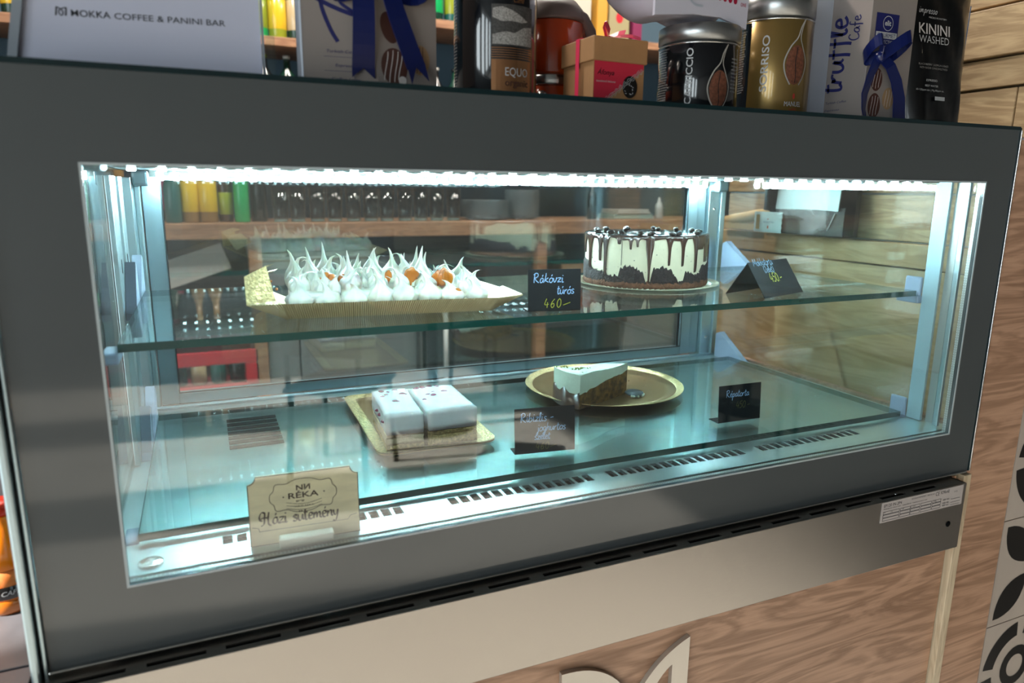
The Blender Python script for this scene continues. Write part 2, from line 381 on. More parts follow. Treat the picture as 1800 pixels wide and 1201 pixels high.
# tiled wall beyond the counter's end
wt = struct(box('wall_front', 'plaster', None, 1.168, 2.6, .019, .12, 0, 1.45))
T = .196
M['tile_w'] = mat('white cement tile', '#b9aca0', .45, var=.08, vscale=9)
M['tile_b'] = mat('black tile glaze', '#15110f', .4)
def lens(x0, y0, x1, y1, wd, n=9):
    dx, dy = x1-x0, y1-y0; L = math.hypot(dx, dy); ux, uy = dx/L, dy/L; a = []; b = []
    for i in range(n+1):
        t = i/n; ww = wd*math.sin(PI*t)**.8
        a.append((x0+dx*t-uy*ww, y0+dy*t+ux*ww)); b.append((x0+dx*t+uy*ww, y0+dy*t-ux*ww))
    return a[:-1]+b[:0:-1]
def arcband(cx, cy, r0, r1, a0, a1, n=12):
    p = [(cx+r1*math.cos(a0+(a1-a0)*i/n), cy+r1*math.sin(a0+(a1-a0)*i/n)) for i in range(n+1)]
    return p+[(cx+r0*math.cos(a1-(a1-a0)*i/n), cy+r0*math.sin(a1-(a1-a0)*i/n)) for i in range(n+1)]
for r in range(-1, 4):
    for c in range(5):
        z0 = .63+(r-1)*T; x0 = 1.17+c*T
        xa = max(x0, 1.168)
        t_ = box('tile', 'tile_w', wt, xa+.001, x0+T-.001, .006, .018, z0+.001, z0+T-.001)
        mb = MB(); f = front(.0056); s_ = T/2
        def cl(p): return [(max(u, 1.169), v) for u, v in p]
        cx, cy = x0+s_, z0+s_
        if (r+c) % 2 == 1:
            for sx_ in (-1, 1):
                for sy_ in (-1, 1): poly(mb, cl(lens(cx+sx_*.012, cy+sy_*.012, cx+sx_*.086, cy+sy_*.086, .026)), f)
        else:
            g = MB()
            for i, (a0, a1) in enumerate(((.1, 1.45), (1.7, 3.0), (3.25, 4.6), (4.85, 6.15))):
                p = arcband(cx, cy, .062, .09, a0, a1)
                for k in range(12):
                    mb.add([f(*q_) for q_ in cl([p[k], p[k+1], p[-2-k], p[-1-k]])], [(0, 1, 2, 3)])
            p = arcband(cx, cy, .022, .04, 0, 2*PI, 20)
            for k in range(20): mb.add([f(*q_) for q_ in cl([p[k], p[k+1], p[-2-k], p[-1-k]])], [(0, 1, 2, 3)])
        mb.build('tile_motif', 'tile_b', t_)

# ================================================================== BAR COUNTER
bc = thing('bar_counter', 'oak laminate counter front carrying the glass display case, with steel emblem', 'counter', (0, 0, 0))
box('front_panel', 'oak', bc, -.16, 1.028, .004, .022, 0, .93)
box('top_board', 'oak', bc, -.16, 1.028, .022, .6, .80, .818)
box('edge_strip', 'oak_edge', bc, 1.031, 1.048, -.006, .55, 0, .9335, b=.001)
ep = box('end_panel', 'oak', bc, 1.050, 1.163, .002, .02, 0, 1.425, b=.001); 
box('end_panel', 'oak', bc, 1.050, 1.064, .021, .60, 0, 1.0)
# emblem: a letter M of two crossing leaf shapes cut from sheet metal
M['emblem'] = mat('pale steel emblem', '#c9c2b8', .35, metal=.6)
em = MB()
def emb(pts): em.slab(pts, -.003, .0038)
def qb(p0, p1, p2, n=8): return [((1-t)**2*p0[0]+2*t*(1-t)*p1[0]+t*t*p2[0], (1-t)**2*p0[1]+2*t*(1-t)*p1[1]+t*t*p2[1]) for t in [i/n for i in range(n+1)]]
ox, oz = .445, .788
def strip_(outer, inner):
    for i in range(len(outer)-1): em.slab([outer[i], outer[i+1], inner[i+1], inner[i]], -.003, .0038)
strip_(qb((.537, .7905), (.474, .768), (.447, .700), 12), qb((.5115, .757), (.484, .742), (.470, .690), 12))
em.slab([(.537, .7905), (.5115, .757), (.5115, .60), (.537, .60)], -.003, .0038)
strip_(qb((.3515, .7885), (.415, .790), (.446, .735), 12), qb((.3765, .762), (.405, .757), (.425, .715), 12))
em.slab([(.3515, .7885), (.3515, .60), (.3765, .60), (.3765, .762)], -.003, .0038)
strip_(qb((.446, .699), (.44, .64), (.41, .60)), qb((.4695, .689), (.462, .63), (.43, .59)))
em.build('emblem', 'emblem', bc)

# left countertop with grey stone tiles
M['slate'] = mat('grey slate tile', '#5c5b60', .45, var=.22, vscale=14, bump=.15, bscale=60)
ct = thing('countertop', 'grey stone tiled countertop beside the case under the juice bottle', 'countertop', (0, 0, 0))
box('slab', 'plaster', ct, -1.4, -.166, -.02, .62, .86, .922)
for i in range(4):
    for j in range(3):
        x1 = -.1665-.3*i; y0 = .031+.21*j if j else .031
        box('tile', 'slate', ct, x1-.297, x1, [.031, .243, .455][j], [.241, .453, .618][j], .922, .93, b=.001)
    box('tile', 'slate', ct, x1-.297, x1, -.02, .028, .922, .93, b=.001)
box('front_board', 'oak', ct, -1.4, -.166, 0, .018, 0, .858)

# ================================================================== DISPLAY CASE
dc = thing('display_case', 'refrigerated glass display case with grey glass border, lit shelves of cakes', 'display case', (0, 0, .82))
K = thing  # alias
def D(name, m, mb, parent=None):                               # part of the case; mesh coordinates are world ones
    o = mb.build(name, m, dc if parent is None else parent)
    if parent is None: o.location = (0, 0, -.82)
    return o
GX0, GX1, GZ0, GZ1 = -.1495, 1.0465, .937, 1.4375
OX0, OX1, OZ0, OZ1 = -.0822, .9896, 1.0047, 1.3655
b = MB()      # painted border, four mitred pieces in one frame
for x0, x1, z0, z1 in ((GX0, GX1, OZ1, GZ1), (GX0, GX1, GZ0, OZ0), (GX0, OX0, OZ0, OZ1), (OX1, GX1, OZ0, OZ1)):
    b.box(x0, x1, .001, .006, z0, z1)
D('glass_border', 'border', b)
b = MB(); b.box(OX0, OX1, .002, .006, OZ0, OZ1); D('front_pane', 'pane', b)
b = MB(); e = .0022
for x0, x1, z0, z1 in ((OX0-e, OX1+e, OZ1, OZ1+e), (OX0-e, OX1+e, OZ0-e, OZ0), (OX0-e, OX0, OZ0, OZ1), (OX1, OX1+e, OZ0, OZ1)):
    b.box(x0, x1, .0002, .0012, z0, z1)
D('opening_edge', 'rim', b)
b = MB(); b.box(GX0, GX1, -.0002, .0065, GZ1, GZ1+.0045); b.box(GX1, GX1+.0018, -.0005, .0065, GZ0, GZ1+.003); D('glass_edge', 'top_edge', b)
b = MB(); b.bbox(GX1+.002, GX1+.004, -.001, .03, GZ0, GZ1, b=.0005); D('edge_trim', 'bright', b)
b = MB()      # aluminium side profile at the left and a dark gasket
b.bbox(-.1625, -.1555, -.006, .05, .925, 1.437, b=.002); b.bbox(-.1535, -.1505, -.002, .05, .93, 1.437, b=.001)
D('side_profile', 'alu', b)
b = MB(); b.box(-.1555, -.1535, .004, .05, .93, 1.437); D('gasket', 'seal', b)
# inner pane of the double glazing, spacers with dotted perforation
b = MB(); b.box(-.1, 1.005, .012, .0145, 1.0055, 1.372); D('inner_front_pane', 'pane', b)
sp = MB(); sp.box(-.1, 1.005, .0065, .0118, .996, 1.0045); sp.box(.9905, .998, .0065, .0118, 1.0045, 1.372); sp.box(-.094, -.0835, .0065, .0118, 1.0045, 1.372); sp.box(-.1, 1.005, .0065, .0118, 1.3665, 1.372)
D('spacer_bar', 'spacer', sp)
dt = MB()
for i in range(300):
    x = -.08+i*.0036
    for y in (.0075, .0104): dt.box(x, x+.0011, y, y+.0009, 1.0045, 1.0048)
for i in range(100):
    z = 1.008+i*.0036
    for y in (.0075, .0104):
        dt.box(.9902, .9905, y, y+.0009, z, z+.0011); dt.box(-.0835, -.0832, y, y+.0009, z, z+.0011)
o = D('spacer_hole', 'dot', dt); o['kind'] = 'stuff'
# side panes (double) with their spacers
for xa, sg in ((-.1, -1), (1.003, 1)):
    b = MB(); b.box(min(xa, xa+.003*sg), max(xa, xa+.003*sg), .055, .56, 1.0, 1.372); D('side_pane', 'pane', b)
    b = MB(); b.box(min(xa+.014*sg, xa+.017*sg), max(xa+.014*sg, xa+.017*sg), .03, .56, 1.0, 1.372); D('side_pane', 'pane', b)
    s_ = MB(); x0, x1 = sorted((xa+.004*sg, xa+.013*sg)); s_.box(x0, x1, .040, .052, 1.0, 1.372); s_.box(x0, x1, .06, .56, .998, 1.006); D('spacer_bar', 'spacer', s_)
dt = MB()
for i in range(100):
    z = 1.008+i*.0036
    for x in (1.0085, 1.0145): dt.box(x, x+.0009, .0397, .0400, z, z+.0011)
o = D('spacer_hole', 'dot', dt); o['kind'] = 'stuff'
# front corner posts
for x0, x1 in ((-.103, -.095), (.998, 1.003)):
    b = MB(); b.bbox(x0, x1, .054, .078, 1.006, 1.368, b=.001); D('corner_post', 'alu_paint', b)
b = MB(); b.bbox(-.0985, -.092, .03, .05, 1.006, 1.368, b=.001); D('corner_post', 'alu', b)
b = MB(); b.bbox(.998, 1.0035, .026, .034, 1.006, 1.368, b=.001); D('corner_post', 'alu', b)
# rear posts with screws, left one is stepped
b = MB(); b.bbox(.962, .988, .545, .58, 1.0, 1.362, b=.002); b.bbox(.988, 1.0, .54, .58, 1.0, 1.362, b=.002); rp_ = D('rear_post', 'alu', b)
for z in (1.315, 1.045, 1.075+.0): 
    b = MB(); b.lathe([(.0001, 0), (.003, 0), (.0035, .001), (.002, .0025), (.0001, .003)], 12, Matrix.Translation((.975, .545, z)) @ Matrix.Rotation(PI/2, 4, 'X')); D('screw', 'bright', b, rp_) if z != 1.075 else None
b = MB(); b.bbox(-.1, -.088, .50, .58, 1.0, 1.362, b=.001); b.bbox(-.088, -.080, .545, .58, 1.0, 1.362, b=.002); rpl = D('rear_post', 'alu', b)
for u0, u1 in ((.30, .36), (.395, .44)):
    b = MB(); b.bbox(-.0995, -.0935, u0, u1, 1.006, 1.362, b=.0008); D('shelf_upright', 'alu', b)
for u0 in (.33, .41):
    b = MB(); b.box(-.0934, -.0930, u0, u0+.003, 1.245, 1.262); D('upright_slot', 'dark', b)
# sliding rear door frames and panes
def frame(x0, x1, z0, z1, y, t, m='alu_paint'):
    b = MB(); t1 = .017; t2 = .008; tr = .047
    b.bbox(x0, x0+t, y, y+.016, z0, z1, b=.0015); b.bbox(x1-tr, x1, y+.004, y+.016, z0, z1, b=.0015); b.bbox(x1-tr, x1-tr+.024, y, y+.016, z0, z1, b=.0015)
    b.bbox(x0+t, x1-tr, y, y+.016, z0, z0+t1, b=.0015); b.bbox(x0+t, x1-tr, y, y+.016, z1-t2, z1, b=.0015)
    fr = D('door_frame', m, b)
    g = MB(); zl_ = z0+t1; g.box(x0+t, x1-tr, y-.0006, y+.001, zl_, zl_+.002); g.box(x0+t, x0+t+.0016, y-.0006, y+.001, zl_, z1-t2); g.box(x1-tr-.0016, x1-tr, y-.0006, y+.001, zl_, z1-t2); D('seal', 'seal', g, fr)
    b = MB(); b.box(x0+t, x1-tr, y+.006, y+.009, zl_, z1-t2); D('door_pane', 'door_glass', b)
    b = MB(); b.box(x0+t, x1-tr, y+.012, y+.0145, zl_, z1-t2); D('door_pane', 'door_glass', b)
frame(-.079, .962, 1.010, 1.367, .552, .026)
b = MB(); b.bbox(-.088, 1.0, .538, .550, 1.0, 1.0095, b=.001); D('door_track', 'alu_paint', b)
# ceiling and top
b = MB(); b.box(-.1, 1.02, .03, .60, 1.373, 1.379); D('inner_ceiling', 'alu', b)
b = MB(); b.box(-.15, 1.045, .0075, .60, 1.3795, 1.44); D('top_panel', 'seal', b)
# led strips: aluminium profile + individual leds (two strips, front and rear)
for (ys, zs, nm) in ((.532, 1.3635, 'rear'), (.045, 1.3655, 'front')):
    b = MB(); b.box(-.065, .958, ys, ys+.012, zs-.0005, 1.373); b.box(-.065, .958, ys-.006, ys, 1.370, 1.373); pf = D('led_profile', 'bright', b)
    n = 46 if nm == 'rear' else 42
    for i in range(n):
        x = -.052+i*(.022 if nm == 'rear' else .0238)
        q = MB()
        if nm == 'rear': q.bbox(x-.0035, x+.0035, ys-.0022, ys, zs-.005, zs+.0085, b=.001)
        else: q.bbox(x-.003, x+.003, ys+.002, ys+.010, zs-.0025, zs-.0006, b=.0006)
        D('led', 'led' if nm == 'rear' else 'led_front', q, pf)
for x0, x1 in ((-.088, -.066), (.960, .984)):
    b = MB(); b.bbox(x0, x1, .515, .549, 1.350, 1.372, b=.004); D('led_end_cap', 'alu_paint', b)
b = MB(); b.bbox(-.1, -.072, .03, .07, 1.362, 1.372, b=.002); D('led_end_cap', 'alu_paint', b)
# deck with vent slots, rear louvre, drain
zd = 1.0055
b = MB(); y0s, y1s = .046, .064
b.box(-.1, 1.02, .0147, y0s, zd-.004, zd); b.box(-.1, 1.02, y1s, .56, zd-.004, zd)
groups = [(-.0045, 14), (.2325, 14), (.4400, 16), (.6790, 14)]
xc = -.1; pit = .01335
for gx, n in groups:
    b.box(xc, gx, y0s, y1s, zd-.004, zd)
    for i in range(n): b.box(gx+i*pit+.0095, gx+(i+1)*pit, y0s, y1s, zd-.004, zd)
    xc = gx+n*pit
b.box(xc, 1.02, y0s, y1s, zd-.004, zd); D('deck', 'deck', b)
b = MB(); b.box(-.1, 1.02, .03, .57, .96, .985); D('duct_floor', 'dark', b)
b = MB()
for i in range(7): b.box(.012, .082, .318+i*.02, .330+i*.02, zd+.0002, zd+.0012)
D('louvre_slot', 'dark', b)['kind'] = 'stuff'
b = MB(); b.lathe([(.0001, 0), (.011, 0), (.011, .002), (.008, .003), (.0001, .003)], 20, Matrix.Translation((-.067, .033, zd))); D('drain_cap', 'bright', b)
# body below: stainless fascia with slotted ledge
b = MB(); b.bbox(-.158, 1.0105, -.024, -.021, .829, .9325, b=.0008); b.box(1.007, 1.0105, -.021, .1, .829, .9325); D('steel_fascia', 'steel', b)
b = MB(); zl = .9325
b.box(-.158, 1.0105, -.021, -.0170, zl-.002, zl); b.box(-.158, 1.0105, -.0115, .03, zl-.002, zl)
xs = -.140; pits = .0655; x = -.158
while xs+.047 < 1.005:
    b.box(x, xs, -.0170, -.0115, zl-.002, zl); x = xs+.049; xs += pits
b.box(x, 1.0105, -.0170, -.0115, zl-.002, zl); D('vent_ledge', 'steel', b)
b = MB(); b.box(-.158, 1.006, -.0205, .03, .84, .922); D('inner_body', 'dark', b)
b = MB(); b.bbox(-.15, 1.04, -.0032, .001, .9362, .9385, b=.0008); D('drip_edge', 'bright', b)
b = MB(); b.lathe([(.0001, 0), (.0022, 0), (.0018, .0012), (.0001, .0014)], 10, Matrix.Translation((.875, -.012, zl))); D('screw', 'bright', b)
b = MB(); b.lathe([(.0001, 0), (.0045, 0), (.0045, .0005), (.0001, .0005)], 16, Matrix.Translation((.981, -.0241, .8725)) @ Matrix.Rotation(PI/2, 4, 'X')); D('lock_hole', 'dark', b)
b = MB(); b.box(-.1, 1.02, .03, .6, .83, .955); b.box(-.15, -.105, .0075, .6, .94, 1.003); D('base_body', 'alu', b)
# rating plate
M['paper'] = mat('white label paper', '#b5aca8', .5)
M['ink'] = mat('black ink', '#15151a', .6)
b = MB(); b.box(.834, 1.003, -.0246, -.0241, .901, .9315); rpt = D('rating_plate', 'paper', b)
f = (lambda u, v: (u, -.0248, v-.002)); ik = MB()
text('EP120 IN-2P4', .838, .926, .0045, f, ik, width=.035); text('CE', .943, .9255, .006, f, ik, width=.008); text('R290a-62', .954, .9265, .0045, f, ik, width=.018)
text('RISTORANTI INSTRUMENT', .893, .9285, .0022, f, ik, width=.03); text('SERIES 0142 / 230 V', .925, .9285, .0022, f, ik, width=.016)
for i, wv in enumerate((.034, .018, .03)): text('MONOBLOCK DISPLAY UNIT', .838+[0, .037, .058][i], .9225, .0018, f, ik, width=wv)
for i in range(3):
    z = .9035+i*.0048
    for x0, x1 in ((.838, .870), (.872, .892), (.893, .912), (.914, .936), (.938, .956)):
        for a, c_, e_, g_ in ((x0, x1, z, z+.0003), (x0, x1, z+.004, z+.0043), (x0, x0+.0003, z, z+.004), (x1-.0003, x1, z, z+.004)): ik.box(a, c_, -.0249, -.0247, e_, g_)
for x, s_ in ((.839, 'TY'), (.853, '0.6'), (.876, '50'), (.897, '12W'), (.941, '140g')): text(s_, x, .9165, .0022, f, ik)
for z in (.915, .910, .906): 
    text('WEEE 14/02', .960, z, .0024, f, ik, width=.014); ik.box(.978, .998, -.0249, -.0247, z-.0026, z-.0023)
text('IP 20', .984, .9245, .0022, f, ik)
D('printed_text', 'ink', ik, rpt)
# shelf brackets of blue-grey plastic
def bracket(x, y, z, sg, L=.075, hgt=.045):
    b = MB(); 
    prof = [(0, hgt*.9), (.012, hgt), (L*.85, .004), (L, -.004), (L, -.012), (0, -.012)]
    vs0 = [(x, y-u, z+v) for u, v in prof]; n = len(prof); vs1 = [(x+sg*.012, yy, zz_) for _, yy, zz_ in vs0]
    b.add(vs0+vs1, [list(range(n)), [n+i for i in range(n)][::-1]]+[(i, n+i, n+(i+1) % n, (i+1) % n) for i in range(n)])
    D('shelf_bracket', 'bracket', b)
zs1, zs2 = 1.2067, 1.0159
for z in (zs1, zs2):
    for yy in (.53, ):
        bracket(1.002, yy, z-.006, -1, .10, .05); bracket(-.093, yy-.05, z-.006, 1, .09, .055)
    bracket(-.093, .375, z-.006, 1, .06, .055)
    # front end clips
    for x0, x1 in ((.990, 1.002), (-.094, -.080)):
        b = MB(); b.bbox(x0, x1, .078, .115, z-.020, z-.0085, b=.002)
        if x0 > 0: b.bbox(x0+.006, x1, .080, .108, z-.010, z+.020, b=.003)
        D('shelf_clip', 'bracket', b)
# glass shelves: lift-out things of their own
for z, yb, lab in ((zs1, .450, 'upper clear glass shelf with green edge carrying meringue slices and layer cake'), (zs2, .478, 'lower clear glass shelf with green edge just above the steel deck')):
    t_ = thing('glass_shelf', lab, 'shelf', (.4525, .26, z-.008))
    box('pane', 'shelf', t_, -.5315, .5315, .0791-.26, yb-.26, 0, .008)
    q = MB(); q.box(-.5318, .5318, .078-.26, .0788-.26, 0, .008); q.box(-.5325, -.5317, .078-.26, yb-.26, 0, .008); q.box(.5317, .5325, .078-.26, yb-.26, 0, .008); q.box(-.5318, .5318, yb-.26+.0002, yb-.26+.001, 0, .008)
    q.build('polished_edge', 'shelf_edge', t_)

# ================================================================== THE PASTRIES
M['gold'] = mat('gold foil card', '#dcc490', .3, metal=.85, bump=1.0, bscale=300, var=.25, vscale=260)
M['goldflat'] = mat('smooth gold card', '#b8946c', .28, metal=.8)
M['tray_ridge'] = mat('ribbed tan card', '#c4b088', .6)
M['tray_in'] = mat('white card', '#ddd9c8', .5)
M['meringue'] = mat('glossy white meringue', '#f3efe2', .35, sss=.15, var=.03, vscale=60)
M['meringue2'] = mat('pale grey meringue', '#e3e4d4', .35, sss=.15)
M['jam'] = mat('orange apricot jam', '#c8701c', .15, coat=1)
M['curd'] = mat('white curd layer', '#f2ecd8', .6, bump=.3, bscale=220)
M['cream'] = mat('pale yellow coffee cream', '#ecdfc0', .5, var=.04, vscale=50, bump=.25, bscale=160)
M['choc'] = mat('dark chocolate glaze', '#4b3128', .16, coat=1)
M['choctop'] = mat('glossy chocolate top', '#2a1c18', .1, coat=1, bump=.5, bscale=90)
M['crumb'] = mat('dark chocolate crumb', '#2c1c1c', .7, var=.5, vscale=220, bump=1.0, bscale=350)
M['sponge'] = mat('brown sponge base', '#6e4530', .8, var=.35, vscale=160, bump=1.0, bscale=320)
M['bean'] = mat('roasted coffee bean', '#2b1a14', .35)
M['board'] = mat('cream card board', '#d8d3bc', .45)
Z1 = 1.2067; Z2 = 1.0159
def dollop(mb, x, y, z, r, h, tip=.5, ang=0, lobes=8, n=32):
    tw = random.uniform(-.6, .6); ph = random.uniform(0, 6.3); vs = []; fs = []
    prof = [(0, .80), (.08, .97), (.18, 1.03), (.28, 1.0), (.37, .86), (.45, .62), (.52, .40), (.60, .25), (.70, .17), (.80, .125), (.90, .085), (1, .02)]
    for j, (t, k) in enumerate(prof):
        c = tip*1.5*max(0, t-.42)**1.5; cx = x+c*math.cos(ang)*r*2.4; cy = y+c*math.sin(ang)*r*2.4; cz = z+h*(t-max(0, t-.72)**1.3*abs(tip)*1.6)
        for i in range(n):
            a = 2*PI*i/n; rr = r*k*(1+(.10 if t < .62 else .05)*(1-abs(math.sin(lobes*.5*a+tw*t*7+ph))*2))*(1+.05*math.sin(2*a+ph*2)); vs.append((cx+rr*math.cos(a), cy+rr*math.sin(a), cz))
    m_ = len(prof)
    for j in range(m_-1):
        for i in range(n): fs.append((j*n+i, j*n+(i+1) % n, (j+1)*n+(i+1) % n, (j+1)*n+i))
    fs.append([(m_-1)*n+i for i in range(n)]); mb.add(vs, fs, None, True)
TRY = math.radians(-6)
tr = thing('cake_tray', 'long gold-lined card tray with ribbed sides under the meringue slices', 'tray', (.081, .162, Z1), TRY)
L, W_ = .232, .150
b = MB(); b.box(-.004, L+.004, -.002, W_, 0, .0015); b.build('base', 'goldflat', tr)
rb = MB()     # ribbed outer walls: front wall, flaring ends
def ridged(p0, p1, q0, q1, n):
    """wall between bottom edge p0-p1 and top edge q0-q1, corrugated"""
    p0, p1, q0, q1 = map(Vector, (p0, p1, q0, q1)); nn = (p1-p0).cross(q0-p0).normalized()
    vs = []
    for i in range(n+1):
        t = i/n; o_ = nn*(.0013 if i % 2 else 0); vs += [p0.lerp(p1, t)+o_, q0.lerp(q1, t)+o_]
    rb.add(vs, [(2*i, 2*i+2, 2*i+3, 2*i+1) for i in range(n)])
ridged((0, -.002, 0), (L, -.002, 0), (-.006, -.012, .0185), (L+.012, -.010, .0170), 200)
ridged((L, -.002, 0), (L, W_, 0), (L+.045, .004, .0175), (L+.03, W_, .016), 80)
ridged((0, W_, 0), (0, -.002, 0), (-.04, W_, .02), (-.042, -.018, .0195), 80)
ridged((L, -.002, 0), (L+.001, -.0015, 0), (L+.012, -.010, .0170), (L+.046, .004, .0172), 24)
ridged((-.001, -.002, 0), (0, -.002, 0), (-.042, -.018, .0195), (-.006, -.012, .0185), 24)
rb.build('ribbed_wall', 'tray_ridge', tr)
b = MB()      # gold inside, folded flap at the left end
def quad(*p): b.add(p, [(0, 1, 2, 3)])
quad((0, 0, .0016), (0, W_, .0016), (-.04, W_, .0202), (-.0418, -.0175, .0197))
quad((L, 0, .0016), (L+.0445, .0042, .0177), (L+.03, W_, .0162), (L, W_, .0016))
quad((-.0418, -.0175, .0197), (-.0425, -.0176, .050), (-.020, -.004, .060), (-.012, -.0125, .0225))
quad((-.0425, -.0176, .050), (-.041, .03, .045), (-.012, .035, .058), (-.020, -.004, .060))
quad((-.041, .03, .045), (-.040, W_, .024), (-.01, W_, .04), (-.012, .035, .050))
quad((L+.012, -.0098, .0173), (L+.0455, .0042, .0176), (L+.03, .04, .024), (L+.008, .01, .022))
b.build('gold_flap', 'gold', tr)
b = MB()
for i in range(10):
    b.ball((random.uniform(-.03, -.006), random.uniform(-.01, .03), .022+random.uniform(0, .02)), .0016, 6, 4)
b.build('jam_smear', 'jam', tr)
# meringue slices: 4 x 2
jamspots = {(0, 0): [(.045, .045)], (1, 0): [(.0, .055), (.055, .05)], (2, 0): [(.028, .05)], (3, 0): [(.008, .030), (.004, .050), (.012, .006)], (3, 1): [(.02, .02)], (2, 1): [(.05, .01)]}
sw, sd = .0575, .066
descs = {(0, 0): 'first from the gold flap in the front row, tall curled peak', (1, 0): 'second in the front row with an orange jam window', (2, 0): 'third in the front row between two jam windows', (3, 0): 'end slice of the front row with orange jam running down',
         (0, 1): 'back row beside the gold flap, tall peaks', (1, 1): 'second in the back row with the tallest pointed peak', (2, 1): 'third in the back row, hooked curls', (3, 1): 'last in the back row, low peaks by the tray point'}
for r_ in (1, 0):
    for c in range(4):
        lx, ly = .001+c*(sw+.0007), .001+r_*(sd+.001)
        cx = .081+lx*math.cos(TRY)-ly*math.sin(TRY); cy = .162+lx*math.sin(TRY)+ly*math.cos(TRY)
        t_ = thing('meringue_slice', 'white meringue slice, '+descs[(c, r_)], 'pastry', (cx, cy, Z1+.0016), TRY, 'meringue slices on the gold tray')
        q = MB(); q.bbox(0, sw, 0, sd, 0, .014, b=.002); q.build('curd_base', 'curd', t_)
        q = MB(); hh = .012 if c < 3 else .006
        q.bbox(.0005, sw-.0005, .002, sd-.001, .014, .014+hh, b=.004)
        for iy in range(3):
            for ix in range(2 if r_ == 0 else 3):
                nx = 2 if r_ == 0 else 3
                x = sw*(ix+.5)/nx+random.uniform(-.002, .002); y = sd*(iy+.5)/3+random.uniform(-.002, .002)
                if iy == 0 and r_ == 0:      # big low front dollops that slump forwards
                    dollop(q, x, y-.002, .0105, .0165, random.uniform(.030, .042) if c < 3 else .030, random.uniform(.2, .6), random.uniform(2.2, 4.2))
                else:
                    big = random.random() < (.55 if r_ else .4)
                    h = (random.uniform(.042, .056) if big else random.uniform(.030, .042))*(1.0 if c < 3 else .74)
                    dollop(q, x, y, .014+hh*.6, .0125 if r_ == 0 else .0115, h, random.choice([random.uniform(.1, .7), random.uniform(.1, .7), random.uniform(.8, 1.5)]), random.choice([random.uniform(-.7, .5), random.uniform(1.8, 4.0)]))
        for _ in range(7): dollop(q, random.uniform(.006, sw-.006), random.uniform(.010, sd-.006), .016+hh*.5, random.uniform(.006, .009), random.uniform(.020, .034), random.uniform(.2, 1.6), random.uniform(0, 6.28))
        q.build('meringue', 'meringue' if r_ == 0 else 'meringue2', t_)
        if (c, r_) in jamspots:
            q = MB()
            for (jx, jy) in jamspots[(c, r_)]:
                zt = .040 if jy > .02 else .02
                
                for _ in range(7): q.ball((jx+random.uniform(-.008, .008), max(.004, jy-.013)+random.uniform(-.0015, .0015), zt-.008+random.uniform(-.008, .008)), .0058, 9, 7, (random.uniform(.7, 1.2), .35, random.uniform(.8, 1.7)))
            q.build('jam', 'jam', t_)

# round chocolate drip cake ------------------------------------------------
CX, CY, CR, CH = .643, .297, .095, .078
bd = thing('cake_board', 'round cream card board under the chocolate drip cake', 'cake board', (CX+.004, CY, Z1))
b = MB(); n = 60; pr = [(.0001, 0), (.098, 0), (.112, .0030), (.1125, .0036), (.098, .0010), (.0001, .0010)]
b.lathe([(.0001, 0), (.100, 0), (.1125, .0030), (.1125, .0037), (.100, .0016), (.0001, .0015)], 60); b.build('disc', 'board', bd)
b = MB()
for i in range(90):
    a = 2*PI*i/90; b.tube([(.101*math.cos(a), .101*math.sin(a), .0019), (.112*math.cos(a+.03), .112*math.sin(a+.03), .0043)], .0007, 4)
b.build('embossed_rim', 'board', bd)
ck = thing('chocolate_cake', 'round cream layer cake with dark chocolate drips and coffee beans on top', 'cake', (CX, CY, Z1+.0017))
PHI0 = math.atan2(-.947, -.643)
def interp(t, x):
    for (a, ya), (b_, yb) in zip(t, t[1:]):
        if a <= x <= b_: return ya+(yb-ya)*(x-a)/(b_-a)
    return t[0][1] if x < t[0][0] else t[-1][1]
def xc_of(a):                                                   # angle -> coordinate across the visible face (180..1650)
    d = (a-PHI0+PI) % (2*PI)-PI
    return 915+735*math.sin(d) if abs(d) <= PI/2 else 915+735*(2-abs(math.sin(d)))*(1 if d > 0 else -1)
drips = [(200, 24, 400), (275, 22, 600), (400, 22, 475), (465, 26, 650), (620, 34, 245), (750, 26, 305), (825, 26, 272), (962, 22, 790), (1180, 24, 500), (1330, 24, 512), (1480, 22, 600), (1530, 60, 310), (1600, 36, 480), (1655, 20, 510)]
back = [(-x*1.07+200, w_, y) for x, w_, y in drips[2:]]+[(1830+x*1.1, w_, y) for x, w_, y in drips[:12]]
drips2 = drips+back
def zof(yc): return CH*(800-yc)/(800-130)
crt = [(180, 480), (250, 490), (330, 600), (440, 590), (500, 640), (620, 640), (640, 530), (760, 500), (880, 570), (940, 700), (980, 700), (1010, 540), (1130, 520), (1220, 560), (1290, 690), (1350, 700), (1370, 590), (1440, 590), (1500, 650), (1560, 520), (1650, 500)]
def crumb_top(x):
    x = 180+(x-180) % 1470; return zof(interp(crt, x))
N = 420
b = MB(); b.lathe([(.0001, .0), (CR-.0008, 0), (CR-.0006, .010), (CR, .02), (CR, CH-.006), (CR-.003, CH-.001), (.0001, CH-.001)], 96); b.build('cream_layer', 'cream', ck)
def ringband(m, name, lo, hi, off, rough_, rows=5):
    vs = []; fs = []
    for i in range(N):
        a = 2*PI*i/N; x = xc_of(a); z0, z1 = lo(x), hi(x)
        for j in range(rows+1):
            t = j/rows; e_ = 0 if j in (0, rows) else off
            rr = CR+.0002+e_+random.uniform(-rough_, rough_)
            vs.append((rr*math.cos(a), rr*math.sin(a), z0+(z1-z0)*t))
    R1 = rows+1
    for i in range(N):
        k = (i+1) % N
        for j in range(rows): fs.append((i*R1+j, k*R1+j, k*R1+j+1, i*R1+j+1))
    q = MB(); q.add(vs, fs, None, True); return q.build(name, m, ck)
rnd = [random.uniform(-.0022, .0022) for _ in range(200)]
